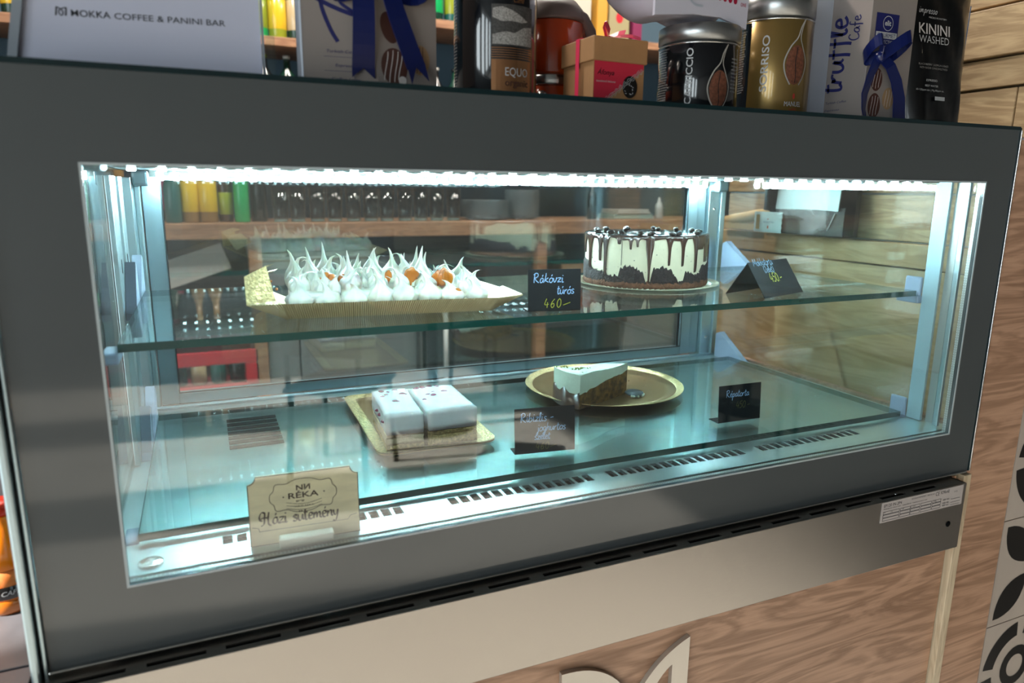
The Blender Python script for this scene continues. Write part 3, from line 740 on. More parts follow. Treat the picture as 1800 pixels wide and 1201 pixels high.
def nz(x, k=.05): 
    t = x*k; i = int(math.floor(t)); f_ = t-i; return rnd[i % 200]*(1-f_)+rnd[(i+1) % 200]*f_
ringband('crumb', 'chocolate_crumb_layer', lambda x: .006, lambda x: crumb_top(x)+nz(x, .08)+random.uniform(-.0016, .0016), .0014, .0011, 8)
ringband('sponge', 'sponge_base', lambda x: .0, lambda x: zof(705)+nz(x, .04), .0022, .0006, 4)
def glaze_lo(x):
    z = zof(178+14*math.sin(x*.021)); 
    for cx, w_, yb in drips2:
        d = abs(x-cx)
        if d < w_/2+34:
            zb = zof(yb); zt = zof(170)
            e_ = max(0, (d-w_/2)/34)
            zz_ = zb+(zt-zb)*(min(1, e_*1.02)**.22) if d > w_/2 else zb+.0012*(1-math.sqrt(max(0, 1-(2*d/w_)**2)))
            if cx == 962 and d < 60: zz_ = min(zz_, zb+(zt-zb)*max(0, (d-9)/55)**.42 if d > 9 else zb)
            if cx == 1530 and d < 100: zz_ = min(zz_, zb+(zt-zb)*max(0, (d-30)/70)**.4 if d > 30 else zb)
            z = min(z, zz_)
    return z
# glaze skirt with many columns so that thin drips read
N2 = 1500; vs = []; fs = []
for i in range(N2):
    a = 2*PI*i/N2; z0 = glaze_lo(xc_of(a)); zt = CH
    for j, (t, e_) in enumerate(((0, .0002), (.02, .0016), (.15, .0021), (.5, .0018), (.9, .0016), (1, .0006))):
        rr = CR+e_; vs.append((rr*math.cos(a), rr*math.sin(a), z0+(zt-z0)*t))
for i in range(N2):
    k = (i+1) % N2
    for j in range(5): fs.append((i*6+j, k*6+j, k*6+j+1, i*6+j+1))
q = MB(); q.add(vs, fs, None, True); q.build('chocolate_drip', 'choc', ck)
b = MB(); vs = [(0, 0, CH+.0002)]; fs = []
for j, rr in enumerate((.02, .04, .06, .08, CR-.001, CR+.0008)):
    for i in range(60):
        a = 2*PI*i/60; vs.append((rr*math.cos(a), rr*math.sin(a), CH+.0006*math.sin(a*5+j*2) if j < 4 else (CH+.0004 if j == 4 else CH-.0012)))
for i in range(60): fs.append((0, 1+i, 1+(i+1) % 60))
for j in range(5):
    for i in range(60): fs.append((1+j*60+i, 1+(j+1)*60+i, 1+(j+1)*60+(i+1) % 60, 1+j*60+(i+1) % 60))
b.add(vs, fs, None, True); b.build('chocolate_top', 'choctop', ck)
def bean(parent, x, y, z, a, s_=1.0):
    q = MB(); q.ball((0, 0, 0), .0052*s_, 12, 8, (1.25, .85, .62)); 
    for i, v in enumerate(q.v):
        if abs(v[1]) < .0009 and v[2] > 0: q.v[i] = (v[0], v[1], v[2]*.72)
    o = q.build('coffee_bean', 'bean', parent); o.location = (x, y, z); o.rotation_euler = (random.uniform(-.3, .3), random.uniform(-.3, .3), a); return o
for k in range(16):
    a = PHI0-1.45+k*2.9/15*1.0+random.uniform(-.06, .06) if k < 9 else random.uniform(0, 6.28)
for d_, rr in [(-1.15, .078), (-1.0, .086), (-.72, .080), (-.45, .085), (-.1, .087), (.08, .086), (.45, .087), (.6, .084), (1.02, .088), (1.18, .083), (1.35, .080), (-1.7, .08), (-2.2, .082), (-2.7, .08), (3.0, .082), (2.5, .08), (2.1, .083), (1.75, .082), (-2.45, .05), (2.8, .055)]:
    a = PHI0+d_; bean(ck, rr*math.cos(a), rr*math.sin(a), CH+.0028, random.uniform(0, 3))
b = MB()
for x_ in (650, ):
    a = PHI0+math.asin((x_-915)/735); b.tube([((CR+.0004)*math.cos(a), (CR+.0004)*math.sin(a), .034), ((CR+.0004)*math.cos(a), (CR+.0004)*math.sin(a), .070)], .0004, 5)
for _ in range(60):
    a = PHI0+random.uniform(-1.5, 1.5); z = random.uniform(.02, .06); b.ball(((CR+.0001)*math.cos(a), (CR+.0001)*math.sin(a), z), random.uniform(.0003, .0008), 5, 4)
b.build('vanilla_speck', 'crumb', ck)['kind'] = 'stuff'

# two redcurrant yoghurt slices on a gold board -----------------------------
M['yog'] = mat('pale pink yoghurt cream', '#efe6e6', .45, sss=.1, var=.04, vscale=50, bump=.3, bscale=120)
M['yogb'] = mat('pale sponge', '#d8ba97', .8, var=.08, vscale=120, bump=.6, bscale=200)
M['crust'] = mat('golden crumb crust', '#c3a16e', .85, var=.3, vscale=300, bump=1.0, bscale=380)
M['berry'] = mat('dark red currant', '#9c3f5e', .25, coat=.5)
gb = thing('gold_board', 'rectangular gold card with embossed rim under two pink yoghurt slices', 'cake board', (.185, .192, Z2), math.radians(-1))
def rrect(x0, x1, y0, y1, r, n=5):
    p = []
    for cx, cy, a0 in ((x1-r, y0+r, -PI/2), (x1-r, y1-r, 0), (x0+r, y1-r, PI/2), (x0+r, y0+r, PI)):
        for i in range(n+1): a = a0+PI/2*i/n; p.append((cx+r*math.cos(a), cy+r*math.sin(a)))
    return p
b = MB(); b.prism(rrect(0, .163, 0, .280, .018), 0, .0013); b.build('card', 'goldflat', gb)
b = MB(); o_ = rrect(0, .163, 0, .280, .018); i_ = rrect(.016, .147, .016, .264, .008); n = len(o_)
b.add([(x, y, .0030) for x, y in o_]+[(x, y, .0014) for x, y in i_], [(k, (k+1) % n, n+(k+1) % n, n+k) for k in range(n)])
b.build('embossed_rim', 'gold', gb)
def yslice(name, lab, x, y, rz, w_, d_, h, crust_h, cm):
    t_ = thing(name, lab, 'cake slice', (x, y, Z2+.0032), rz, 'yoghurt slices on the gold card')
    def lay(nm, m, z0, z1, ins, seed):
        random.seed(seed); q = MB(); nx, ny, nzz = 9, 11, 4
        def P_(i, j, k):
            x_ = w_*i/nx; y_ = d_*j/ny; z_ = z0+(z1-z0)*k/nzz
            ex = min(i, nx-i); ey = min(j, ny-j)
            if ex == 0: x_ += (ins if i == 0 else -ins)*random.uniform(.2, 1)
            if ey == 0: y_ += (ins if j == 0 else -ins)*random.uniform(.2, 1)
            if k == nzz and nm != 'crumb_crust':
                if ex == 0 or ey == 0: z_ -= .0035
                z_ += random.uniform(-.0005, .0005)
            return (x_, y_, z_)
        idx = {}; vs = []; fs = []
        def V(i, j, k):
            if (i, j, k) not in idx: idx[(i, j, k)] = len(vs); vs.append(P_(i, j, k))
            return idx[(i, j, k)]
        for i in range(nx):
            for j in range(ny): fs.append((V(i, j, nzz), V(i+1, j, nzz), V(i+1, j+1, nzz), V(i, j+1, nzz))); fs.append((V(i, j, 0), V(i, j+1, 0), V(i+1, j+1, 0), V(i+1, j, 0)))
        for k in range(nzz):
            for i in range(nx): fs.append((V(i, 0, k), V(i+1, 0, k), V(i+1, 0, k+1), V(i, 0, k+1))); fs.append((V(i+1, ny, k), V(i, ny, k), V(i, ny, k+1), V(i+1, ny, k+1)))
            for j in range(ny): fs.append((V(0, j+1, k), V(0, j, k), V(0, j, k+1), V(0, j+1, k+1))); fs.append((V(nx, j, k), V(nx, j+1, k), V(nx, j+1, k+1), V(nx, j, k+1)))
        q.add(vs, fs, None, True); q.build(nm, m, t_)
    lay('crumb_crust', 'crust', 0, .006 if not crust_h else crust_h, .0022, 3)
    lay('sponge_layer', cm, .006 if not crust_h else crust_h, h*.42+.0005, .0020, 4)
    lay('yoghurt_cream', 'yog', h*.41, h, .0018, 5)
    return t_
y1 = yslice('yoghurt_slice', 'pink-white redcurrant yoghurt slice with a smooth sponge base, nearer the wooden sign', .196, .200, math.radians(-4), .051, .122, .050, .007, 'yogb')
y2 = yslice('yoghurt_slice', 'pink-white redcurrant yoghurt slice with a rough crumb base, nearer the black price card', .2515, .197, math.radians(-1), .069, .118, .050, .015, 'crust')
def berries(t_, pts, h):
    for (x, y, s_) in pts:
        q = MB(); q.ball((0, 0, 0), .0036*s_, 8, 6, (1.3, 1, .55)); o = q.build('currant', 'berry', t_); o.location = (x, y, h); o.rotation_euler = (0, 0, random.uniform(0, 3))
berries(y1, [(.012, .105, 1.2), (.020, .100, .8), (.031, .107, 1.1), (.010, .08, 1), (.016, .088, .8), (.038, .085, 1.2), (.042, .082, .8), (.022, .055, 1.0), (.026, .052, .7)], .0492)
berries(y2, [(.012, .105, 1.2), (.022, .107, 1.3), (.032, .108, 1.2), (.042, .106, 1.1), (.020, .07, 1), (.026, .064, 1.3), (.046, .078, 1.2), (.030, .08, .8), (.009, .048, .9)], .0492)
berries(y1, [(.0012, .05, 1.1), (.001, .07, .9), (.001, .02, 1.1)], .034)

# carrot cake wedge on round gold plate --------------------------------------
M['icing'] = mat('pale mint white icing', '#e6ecd8', .5, var=.03, vscale=40, bump=.4, bscale=110)
M['carrot'] = mat('dark golden carrot sponge', '#4a2d18', .85, var=.6, vscale=130, bump=1.0, bscale=260, col2='#9a6e34')
M['glaze2'] = mat('milk chocolate glaze', '#4f3226', .3, coat=.6)
M['nut'] = mat('chopped pistachio', '#8d8c2c', .6)
pl = thing('gold_plate', 'round gold card plate with embossed rim under the wedge of carrot cake', 'plate', (.617, .366, Z2))
b = MB(); b.lathe([(.0001, 0), (.104, 0), (.135, .0085), (.1355, .0095), (.104, .0014), (.0001, .0013)], 72); b.build('plate_disc', 'goldflat', pl)
b = MB(); b.lathe([(.109, .0022), (.122, .0060), (.1352, .0098)], 72)
b.f = [f_ for f_ in b.f if len(f_) == 4]; b.sm = b.sm[:len(b.f)]; b.mi = b.mi[:len(b.f)]; b.build('embossed_rim', 'gold', pl)
cc = thing('carrot_cake_slice', 'wedge of dark carrot cake with thick pale icing and chocolate glazed side', 'cake slice', (.514, .268, Z2+.0016))
A_, B_, C_ = (-.010, .066), (.002, .0), (.119, .050); H_ = .054
def wl_(p, q_, t): return (p[0]+(q_[0]-p[0])*t, p[1]+(q_[1]-p[1])*t)
def wedge(z_lo, z_hi, ins, bulge=.006):
    """closed wedge; z_lo, z_hi functions of t (0 outer edge .. 1 tip)"""
    q = MB(); nu, nv = 14, 8; top = []; bot = []
    for i in range(nu+1):
        t = i/nu; p0 = wl_(B_, C_, t); p1 = wl_(A_, C_, t)
        for j in range(nv+1):
            s_ = j/nv; x, y = wl_(p0, p1, s_); x -= bulge*math.sin(PI*s_)*(1-t); 
            jn = random.uniform(-ins, ins) if 0 < i < nu else 0
            top.append((x+jn, y+jn, z_hi(t, s_)+random.uniform(-ins, ins)*.7)); bot.append((x+jn, y+jn, z_lo(t, s_)))
    m_ = nv+1; o_ = len(top); fs = []
    for i in range(nu):
        for j in range(nv): a = i*m_+j; fs.append((a, a+m_, a+m_+1, a+1)); fs.append((o_+a, o_+a+1, o_+a+m_+1, o_+a+m_))
        a = i*m_; fs.append((a, o_+a, o_+a+m_, a+m_)); a += nv; fs.append((a, a+m_, o_+a+m_, o_+a))
    for j in range(nv): fs.append((j, j+1, o_+j+1, o_+j)); a = nu*m_+j; fs.append((a, o_+a, o_+a+1, a+1))
    q.add(top+bot, fs, None, False); return q
q = wedge(lambda t, s: 0, lambda t, s: .024+.017*t, .0016); q.build('carrot_sponge', 'carrot', cc)
q = wedge(lambda t, s: .0235+.017*t-.0015*math.sin(9*t), lambda t, s: H_+.0015*math.sin(7*t+3*s)-.002*t, .0005, .0075); q.build('icing', 'icing', cc)
q = MB(); vs = []
for j in range(11):
    s_ = j/10; x, y = wl_(B_, A_, s_); x -= .0095*math.sin(PI*s_)+.0012; zt = .031-.010*abs(math.sin(s_*7+.4))+.004*s_
    vs += [(x, y, 0), (x, y, zt)]
q.add(vs+[(x+.0011, y, z) for x, y, z in vs], [(2*i, 2*i+1, 2*i+3, 2*i+2) for i in range(10)]+[(2*i+1, 22+2*i+1, 22+2*i+3, 2*i+3) for i in range(10)], None, True); q.build('chocolate_glaze', 'glaze2', cc)
q = MB()
for (cx, cy, n, sp_) in ((.002, .058, 12, .008), (.024, .040, 18, .011), (.018, .012, 3, .006), (.03, .035, 5, .012)):
    for i in range(n): q.ball((cx+random.gauss(0, sp_*.5), cy+random.gauss(0, sp_*.35), H_+.001), random.uniform(.0007, .0015), 5, 4)
q.build('chopped_nut', 'nut', cc)['kind'] = 'stuff'
dk = thing('chocolate_disc', 'dark oval chocolate piece fallen on the gold plate beside the carrot cake', 'chocolate', (.640, .305, Z2+.0038), .5, rx=.12)
b = MB(); b.lathe([(.0001, 0), (.016, 0), (.019, .0015), (.017, .003), (.0001, .0036)], 24, None, True, 1, .8)
M['disc'] = mat('dark slate chocolate', '#2c2f3a', .3); b.build('disc', 'disc', dk)
b = MB()
for _ in range(14): 
    a = random.uniform(3.3, 6.6); b.ball((.018*math.cos(a), .0145*math.sin(a), .001), random.uniform(.001, .0024), 6, 5)
b.build('icing_smear', 'icing', dk)
b = MB()
for _ in range(22): b.ball((random.uniform(.0, .1), random.uniform(-.04, .05), .0022), random.uniform(.0005, .0012), 5, 4)
b.build('crumb', 'carrot', pl)['kind'] = 'stuff'

# ================================================================== PRICE CARDS
M['card'] = mat('matt black card', '#1b1d20', .55, spec=.22)
M['chalkb'] = mat('pale blue chalk pen', '#9fc4ef', .6)
M['chalky'] = mat('yellow chalk pen', '#b9b53a', .6)
M['chalkg'] = mat('dim olive chalk pen', '#6b6a35', .6)
def price_card(lab, x, y, z, rz, w_, h, lean=0.06, foot=.022):
    t_ = thing('price_card', lab, 'price card', (x, y, z), rz)
    q = MB(); A = Matrix.Rotation(-lean, 4, 'X'); q.bbox(0, w_, -.0006, .0006, .0005, h, b=.0003, M_=A)
    q.bbox(0, w_, 0, foot, 0, .0011, b=.0003); q.build('card', 'card', t_)
    def f(u, v): p = A @ Vector((u, -.0008, v)); return tuple(p)
    return t_, f
t_, f = price_card('black price card with pale blue writing beside the drip cake, priced 460', .3525, .1106, Z1, math.radians(-9.4), .0668, .0505)
q = script('Rákóvzi', .006, .0345, .0058, .00105, f=f, jit=.05, sp=1.05); script('túrós', .036, .0205, .0056, .00105, mb=q, f=f, jit=.05); q.build('chalk_writing', 'chalkb', t_)
q = script('460~', .020, .0040, .0062, .0008, f=f, sp=1.3); q.build('chalk_price', 'chalky', t_)
t_, f = price_card('black price card with three lines of blue writing before the yoghurt slices', .3479, .1341, Z2, math.radians(-7.5), .0822, .0600, .08)
q = script('Ribizlis -', .007, .0420, .0062, .0010, f=f, jit=.05); script('joghurtos', .030, .0290, .0055, .0010, mb=q, f=f, jit=.05); script('szelet', .026, .0180, .0050, .0010, mb=q, f=f, jit=.05); q.build('chalk_writing', 'chalkb', t_)
q = script('460~', .028, .0045, .0055, .0007, f=f, sp=1.2); q.build('chalk_price', 'chalkg', t_)
t_, f = price_card('small black price card alone on the lower shelf beside the gold plate, priced 450', .6761, .1369, Z2, math.radians(-1.5), .0767, .0560, .06)
q = script('Répatorta', .012, .0380, .0054, .0009, f=f, jit=.05); q.build('chalk_writing', 'chalkb', t_)
q = script('450.-', .031, .0200, .0060, .0006, f=f); q.build('chalk_price', 'chalkg', t_)
tn = thing('tent_card', 'black folded tent price card beside the drip cake, priced 450', 'price card', (.7059, .095, Z1), math.radians(18))
q = MB(); wt_ = .1090; hz_, dp = .0470, .062
for sgn in (0, 1):
    y0, y1 = (0, dp*.5) if sgn == 0 else (dp, dp*.5)
    q.add([(0, y0, 0), (wt_, y0, 0), (wt_, y1, hz_), (0, y1, hz_)]+[(0, y0+(.001 if sgn == 0 else -.001), 0), (wt_, y0+(.001 if sgn == 0 else -.001), 0), (wt_, y1, hz_-.0013), (0, y1, hz_-.0013)],
          [(0, 1, 2, 3), (7, 6, 5, 4), (0, 3, 7, 4), (1, 5, 6, 2), (0, 4, 5, 1)])
q.build('card', 'card', tn)
def f(u, v): k = v/math.hypot(dp*.5, hz_); return (u, dp*.5*k-.0009*.75, hz_*k+.0009*.67)
M['chalkd'] = mat('faded blue chalk', '#9dbfdc', .6)
q = script('Mokkatorta', .010, .0490, .0062, .0007, f=f, jit=.1, sp=.9); script('(2elet)', .030, .0375, .0058, .0007, mb=q, f=f, jit=.05); q.build('chalk_writing', 'chalkd', tn)
q = script('450.-', .036, .0220, .0078, .0013, f=f); q.build('chalk_price', 'chalky', tn)
# wooden sign
M['ply'] = mat('laser cut plywood', '#f0e2bc', .6, var=.12, vscale=20, stretch=(1, 1, 5))
M['burn'] = mat('burnt brown engraving', '#4a3320', .7)
sg = thing('wooden_sign', 'engraved plywood sign in a white foot at the front of the steel deck', 'sign', (.0209, .0300, zd), math.radians(-3))
w_, h = .1052, .0700; ntc = .0075
def notch(cx, cy, a0, r=ntc, n=6): return [(cx+r*math.cos(a0-PI/2*i/n), cy+r*math.sin(a0-PI/2*i/n)) for i in range(n+1)]
pts = [(0, 0), (w_, 0), (w_, h-ntc)]+notch(w_, h, -PI/2)[0:]+notch(0, h, 0)[0:]
lean = Matrix.Rotation(-.06, 4, 'X')
q = MB(); q.slab(pts, 0, .003, lean); q.build('board', 'ply', sg)
def f(u, v): return tuple(lean @ Vector((u, -.0003, v)))
q = MB()
pe = [tuple(p) for p in pts]+[pts[0]]
vs, fs = ribbon2d(pe, .0009); q.add([f(u, v) for u, v in vs], fs)
text('NИ', w_*.5-.001, .0520, .0052, f, q, align='c', width=.0135, bold=.025)
text('RÉKA', w_*.5-.001, .0440, .0058, f, q, align='c', width=.029, bold=.015)
poly(q, ell(.0325, .0465, .0008, .0008, 8), f); poly(q, ell(.0715, .0475, .0008, .0008, 8), f)
cart = []
for i in range(73):
    a = 2*PI*i/72; rx, ry = .031+.0012*math.cos(8*a), .0155+.0016*math.cos(8*a); cart.append((w_*.5-.001+rx*abs(math.cos(a))**.62*(1 if math.cos(a) > 0 else -1), .0465+ry*abs(math.sin(a))**.7*(1 if math.sin(a) > 0 else -1)))
vs, fs = ribbon2d(cart, .0006); q.add([f(u, v) for u, v in vs], fs)
for k, yy in ((0, .0405), (1, .0375), (2, .0345)):
    pp = [(.035+.034*i/12, yy-.003*math.sin(PI*i/12)) for i in range(13)]; vs, fs = ribbon2d(pp, .0004); q.add([f(u, v) for u, v in vs], fs)
script('so~so', .044, .0400, .0016, .0004, mb=q, f=f); text('HÁZI RÉKA', .043, .0345, .0018, f, q, width=.018)
script('H' if 'H' in G else 'N', 0, 0, .001, .0001, f=f, mb=q) if False else None
G['H'] = (1.9, '.0,1.3 .3,1.9 .75,1.8 .7,1.0 .6,.2 .2,-.1', '1.35,1.9 1.2,1.0 1.25,.1 1.6,-.15', '.0,.9 .6,1.1 1.3,1.05', '.0,1.3 .1,.8 .4,.7')
script('Házi', .0090, .0205, .0068, .0019, nib=.7, mb=q, f=f, slant=0, sp=.92); script('sütemény', .0400, .0205, .0066, .0019, nib=.7, mb=q, f=f, slant=0, sp=.96)
pp = [(.002, .0195), (.008, .018), (.0085, .0145)]+[(.0085+.085*i/8, .0145) for i in range(9)]+[(.0965, .0185), (.103, .0195)]
vs, fs = ribbon2d(pp, .0004); q.add([f(u, v) for u, v in vs], fs)
q.build('engraving', 'burn', sg)
M['ivory'] = mat('ivory plastic', '#d4d8cc', .4)
b = MB(); b.bbox(.026, .078, -.0125, -.0005, 0, .009, b=.0012); b.bbox(.026, .078, .0035, .013, 0, .009, b=.0012); b.bbox(.026, .078, -.0125, .013, 0, .0028, b=.0008); b.build('foot', 'ivory', sg)

# ================================================================== THINGS ON TOP OF THE CASE
ZT = 1.4405
M['acrylic'] = mat('grey acrylic edge', '#8f969e', .12, coat=1)
M['paperp'] = mat('pale lilac paper', '#c2c4d6', .55)
M['inkgrey'] = mat('charcoal print', '#2d3038', .6)
t_ = thing('menu_holder', 'slanted acrylic holder with a pale printed card at the left end of the case top', 'sign holder', (-.131, .050, ZT+.001), math.radians(-4))
A = Matrix.Rotation(-.12, 4, 'X')
def quadslab(mb, pts, y0, y1, A=None): mb.slab(pts, y0, y1, A)
q = MB(); quadslab(q, [(.006, 0), (.1905, 0), (.191, .15), (.031, .15)], -.0005, .0008, A); q.build('printed_card', 'paperp', t_)
q = MB(); quadslab(q, [(0, 0), (.0065, 0), (.0315, .152), (.0235, .152)], -.004, .004, A); quadslab(q, [(.191, 0), (.193, 0), (.1935, .152), (.1915, .152)], -.004, .012, A)
quadslab(q, [(.006, -.0001), (.187, -.0001), (.187, .0), (.006, .0)], -.003, .05, A); q.build('acrylic_edge', 'acrylic', t_)
q = MB(); quadslab(q, [(.194, 0), (.202, 0), (.202, .152), (.1945, .152)], .0, .003, A); q.build('acrylic_side', 'shelf', t_)
def f(u, v): return tuple(A @ Vector((u, -.0008, v)))
q = MB(); text('MOKKA', .047, .0418, .0052, f, q, width=.0282, bold=.003, rot=.015); text('COFFEE & PANINI BAR', .078, .0422, .0049, f, q, width=.0845, bold=.002, rot=.012)
for pts, wd in (([(.0362, .0415), (.0370, .0480)], .0011), ([(.0366, .0482), (.0395, .047), (.0415, .0445), (.0405, .0418), (.0388, .043), (.0388, .0455), (.0415, .0475), (.0438, .0482)], .0008), ([(.0432, .0417), (.0438, .0482)], .0011)):
    vs, fs = ribbon2d(smooth_path(pts) if len(pts) > 2 else pts, wd); q.add([f(u, v) for u, v in vs], fs)
q.build('printed_text', 'inkgrey', t_)

M['boxcard'] = mat('silvery beige carton', '#8f8580', .45, metal=.1)
M['boxside'] = mat('pale silver carton', '#b4bac6', .35, metal=.2)
M['navy'] = mat('navy blue ribbon', '#08164e', .3, spec=.5, coat=.2)
M['print_blue'] = mat('dark blue print', '#161a58', .5)
M['praline'] = mat('brown praline print', '#4a2c25', .5)
M['praline2'] = mat('tan praline print', '#9c7d5c', .5)
M['prwhite'] = mat('white print', '#cfc8c4', .5)
def praline(q, f, x, y, rx, ry, m_idx, stripes=4, rot=0):
    q.cur = m_idx; poly(q, ell(x, y, rx, ry, 24, rot), f)
    q.cur = 3
    for k in range(stripes):
        o_ = -rx*.6+1.2*rx*k/max(1, stripes-1); pts = [(x+o_*math.cos(rot)+rx*.12*math.cos(t)-math.sin(rot)*ry*math.sin(t)*.0, y+ry*.85*math.sin(t)*math.sqrt(max(.05, 1-(o_/rx)**2))) for t in [(-1+2*i/8)*1.4 for i in range(9)]]
        vs, fs = ribbon2d(pts, rx*.07); q.add([f2(f, u, v) for u, v in vs], fs)
def f2(f, u, v): p = f(u, v); return (p[0], p[1]-.0001, p[2]) if abs(p[1]) < 10 else p
# box one: corner towards the camera, bow hanging over it
t_ = thing('truffle_box', 'beige truffle carton with a large blue bow, between the menu holder and a black tin', 'box', (.0945, .043, ZT))
P0, P1, P2 = (-.001, .004), (.0675, -.003), (.1265, .004)
hb = .19
q = MB(); q.prism([P0, P1, P2, (.124, .05), (.003, .05)], 0, hb); q.build('carton', 'boxcard', t_)
q = MB(); q.prism([(-.0035, .012), (P0[0]-.0002, P0[1]), (P0[0]+.0015, P0[1]-.0006), (.001, .02)], 0, hb); q.build('carton_edge', 'boxside', t_)
def fl(u, v): k = u/.0689; return (P0[0]+(P1[0]-P0[0])*k, P0[1]+(P1[1]-P0[1])*k-.0003, v)
def fr_(u, v): k = u/.0594; return (P1[0]+(P2[0]-P1[0])*k, P1[1]+(P2[1]-P1[1])*k-.0003, v)
q = MB()
script('t', .012, .060, .0, .001, f=fl, mb=q)
for pts, wd in (([(.010, .078), (.028, .070), (.048, .064), (.064, .062)], .0038), ([(.017, .088), (.020, .068), (.027, .050), (.033, .040)], .0036), ([(.036, .080), (.046, .078), (.036, .074), (.048, .066), (.055, .060)], .003)):
    vs, fs = ribbon2d(smooth_path(pts), wd); q.add([fl(u, v) for u, v in vs], fs)
q.build('brush_lettering', 'print_blue', t_)
q = MB(); script('Turkish Coffee', .022, .0305, .0019, .0004, f=fl, mb=q) if False else text('Turkish Coffee', .022, .0305, .0026, fl, q, width=.030, slant=.25)
text('Espresso', .030, .0185, .0026, fl, q, width=.018, slant=.25); text('Coffee Latte', .026, .0065, .0026, fl, q, width=.026, slant=.25)
for y in (.0268, .0145): q.add([fl(.020, y), fl(.055, y), fl(.055, y+.0003), fl(.020, y+.0003)], [(0, 1, 2, 3)])
text('200gr', .036, .0035, .0040, fr_, q, width=.016); text('℮', .030, .0035, .004, fr_, q) if False else None
q.build('printed_text', 'print_blue', t_)
q = MB(); f = fr_
q.cur = 0; poly(q, ell(.012, .056, .0085, .014, 24, .3), f); poly(q, ell(.016, .022, .013, .0165, 24, .1), f)
q.cur = 1; poly(q, ell(.042, .030, .010, .0135, 24), f)
q.cur = 2
for o_ in (-.006, -.001, .004, .008):
    pts = [(.014+o_+.002*math.sin(t*1.5), .022+.0145*t*math.sqrt(1-min(.95, (o_/.013)**2))) for t in [-1+2*i/8 for i in range(9)]]
    vs, fs = ribbon2d(pts, .0008); q.add([(x, y-.0002, z) for x, y, z in [f(u, v) for u, v in vs]], fs)
poly(q, [(a, b_) for a, b_ in ell(.024, .010, .004, .004, 14)], lambda u, v: (f(u, v)[0], f(u, v)[1]-.0003, v))
q.cur = 0
for o_ in (-.003, 0, .003):
    pts = [(.042+o_, .030+.012*t) for t in (-1, -.5, 0, .5, 1)]; vs, fs = ribbon2d(pts, .0007); q.add([(x, y-.0002, z) for x, y, z in [f(u, v) for u, v in vs]], fs)
q.build('praline_picture', ['praline', 'praline2', 'prwhite'], t_)
def tailpts(x0, z0, x1, z1, y0, y1, n=8, sag=.004): return [(x0+(x1-x0)*i/n, y0+(y1-y0)*i/n-sag*math.sin(PI*i/n), z0+(z1-z0)*i/n) for i in range(n+1)]
q = MB(); pts = tailpts(.054, .098, .0535, .018, -.010, -.004); q.band(pts, [(.019+.002*(i/8), 0, 0) for i in range(9)])
q.band([(.0435, -.0035, .018), (.0455, -.0035, .0085)], [(.0009, 0, 0), (.0003, 0, 0)]); 
for s_ in (-1, 1): q.add([(.0535+s_*.0105, -.0036, .0182), (.0535, -.0036, .0182), (.0535+s_*.0105, -.0036, .0095), (.0535+s_*.0105, -.0046, .0182), (.0535, -.0046, .0182), (.0535+s_*.0105, -.0046, .0095)], [(0, 1, 2), (3, 5, 4)])
pts = [(.070, -.012, .095), (.078, -.016, .080), (.085, -.014, .062), (.094, -.010, .042), (.1035, -.006, .022)]
q.band(smooth3 if False else pts, [(.014, .002, .004), (.017, .004, .004), (.018, .004, .004), (.018, .003, .005), (.018, .002, .006)])
q.add([(.0950, -.0075, .019), (.1035, -.006, .022), (.099, -.0065, .006)], [(0, 1, 2)]); q.add([(.1035, -.006, .022), (.1122, -.0055, .0255), (.1165, -.0055, .010)], [(0, 1, 2)])
q.build('ribbon_tail', 'navy', t_)
q = MB()      # bow loops above
def loop(q, c, ax, ln, wd, tilt):
    pts = []; ws = []
    for i in range(15):
        a = 2*PI*i/14; r_ = ln*math.sin(a/2)**.9
        pts.append((c[0]+ax*r_*.98, c[1]-.012-.012*math.sin(a), c[2]+tilt*r_+.010*math.sin(a))); ws.append((.0, .004, wd))
    q.band(pts, ws)
loop(q, (.066, -.002, .092), -1, .046, .019, .02); loop(q, (.066, -.002, .090), 1, .052, .019, .16); q.ball((.066, -.013, .096), .010, 10, 8, (1, .7, 1.1))
q.build('bow', 'navy', t_)

# tins ----------------------------------------------------------------------
M['tinblack'] = mat('glossy black tin', '#0b0e12', .16, coat=1)
M['tinlid'] = mat('brushed tin lid', '#a9aaa9', .3, metal=.9)
M['bronze'] = mat('bronze foil label', '#b07f58', .22, metal=.8)
M['goldtin'] = mat('olive gold tin', '#8f7440', .28, metal=.6, coat=.5)
M['redrim'] = mat('red base rim', '#7e2238', .4)
M['grey1'] = mat('dark grey photo print', '#3a3836', .6, var=.5, vscale=500)
M['grey2'] = mat('light grey photo print', '#8d8985', .6, var=.5, vscale=700)
M['whiteprint'] = mat('white printed lettering', '#b8b8b8', .5)
M['beanprint'] = mat('brown bean print', '#6b3f2c', .5, var=.4, vscale=300)
M['smoke'] = mat('smoke swirl print', '#a09a92', .5)
M['redp'] = mat('red print', '#b03a2a', .5)
def cyl_f(r, a0, off=.0003): return lambda u, v: ((r+off)*math.cos(a0+u/r), (r+off)*math.sin(a0+u/r), v)
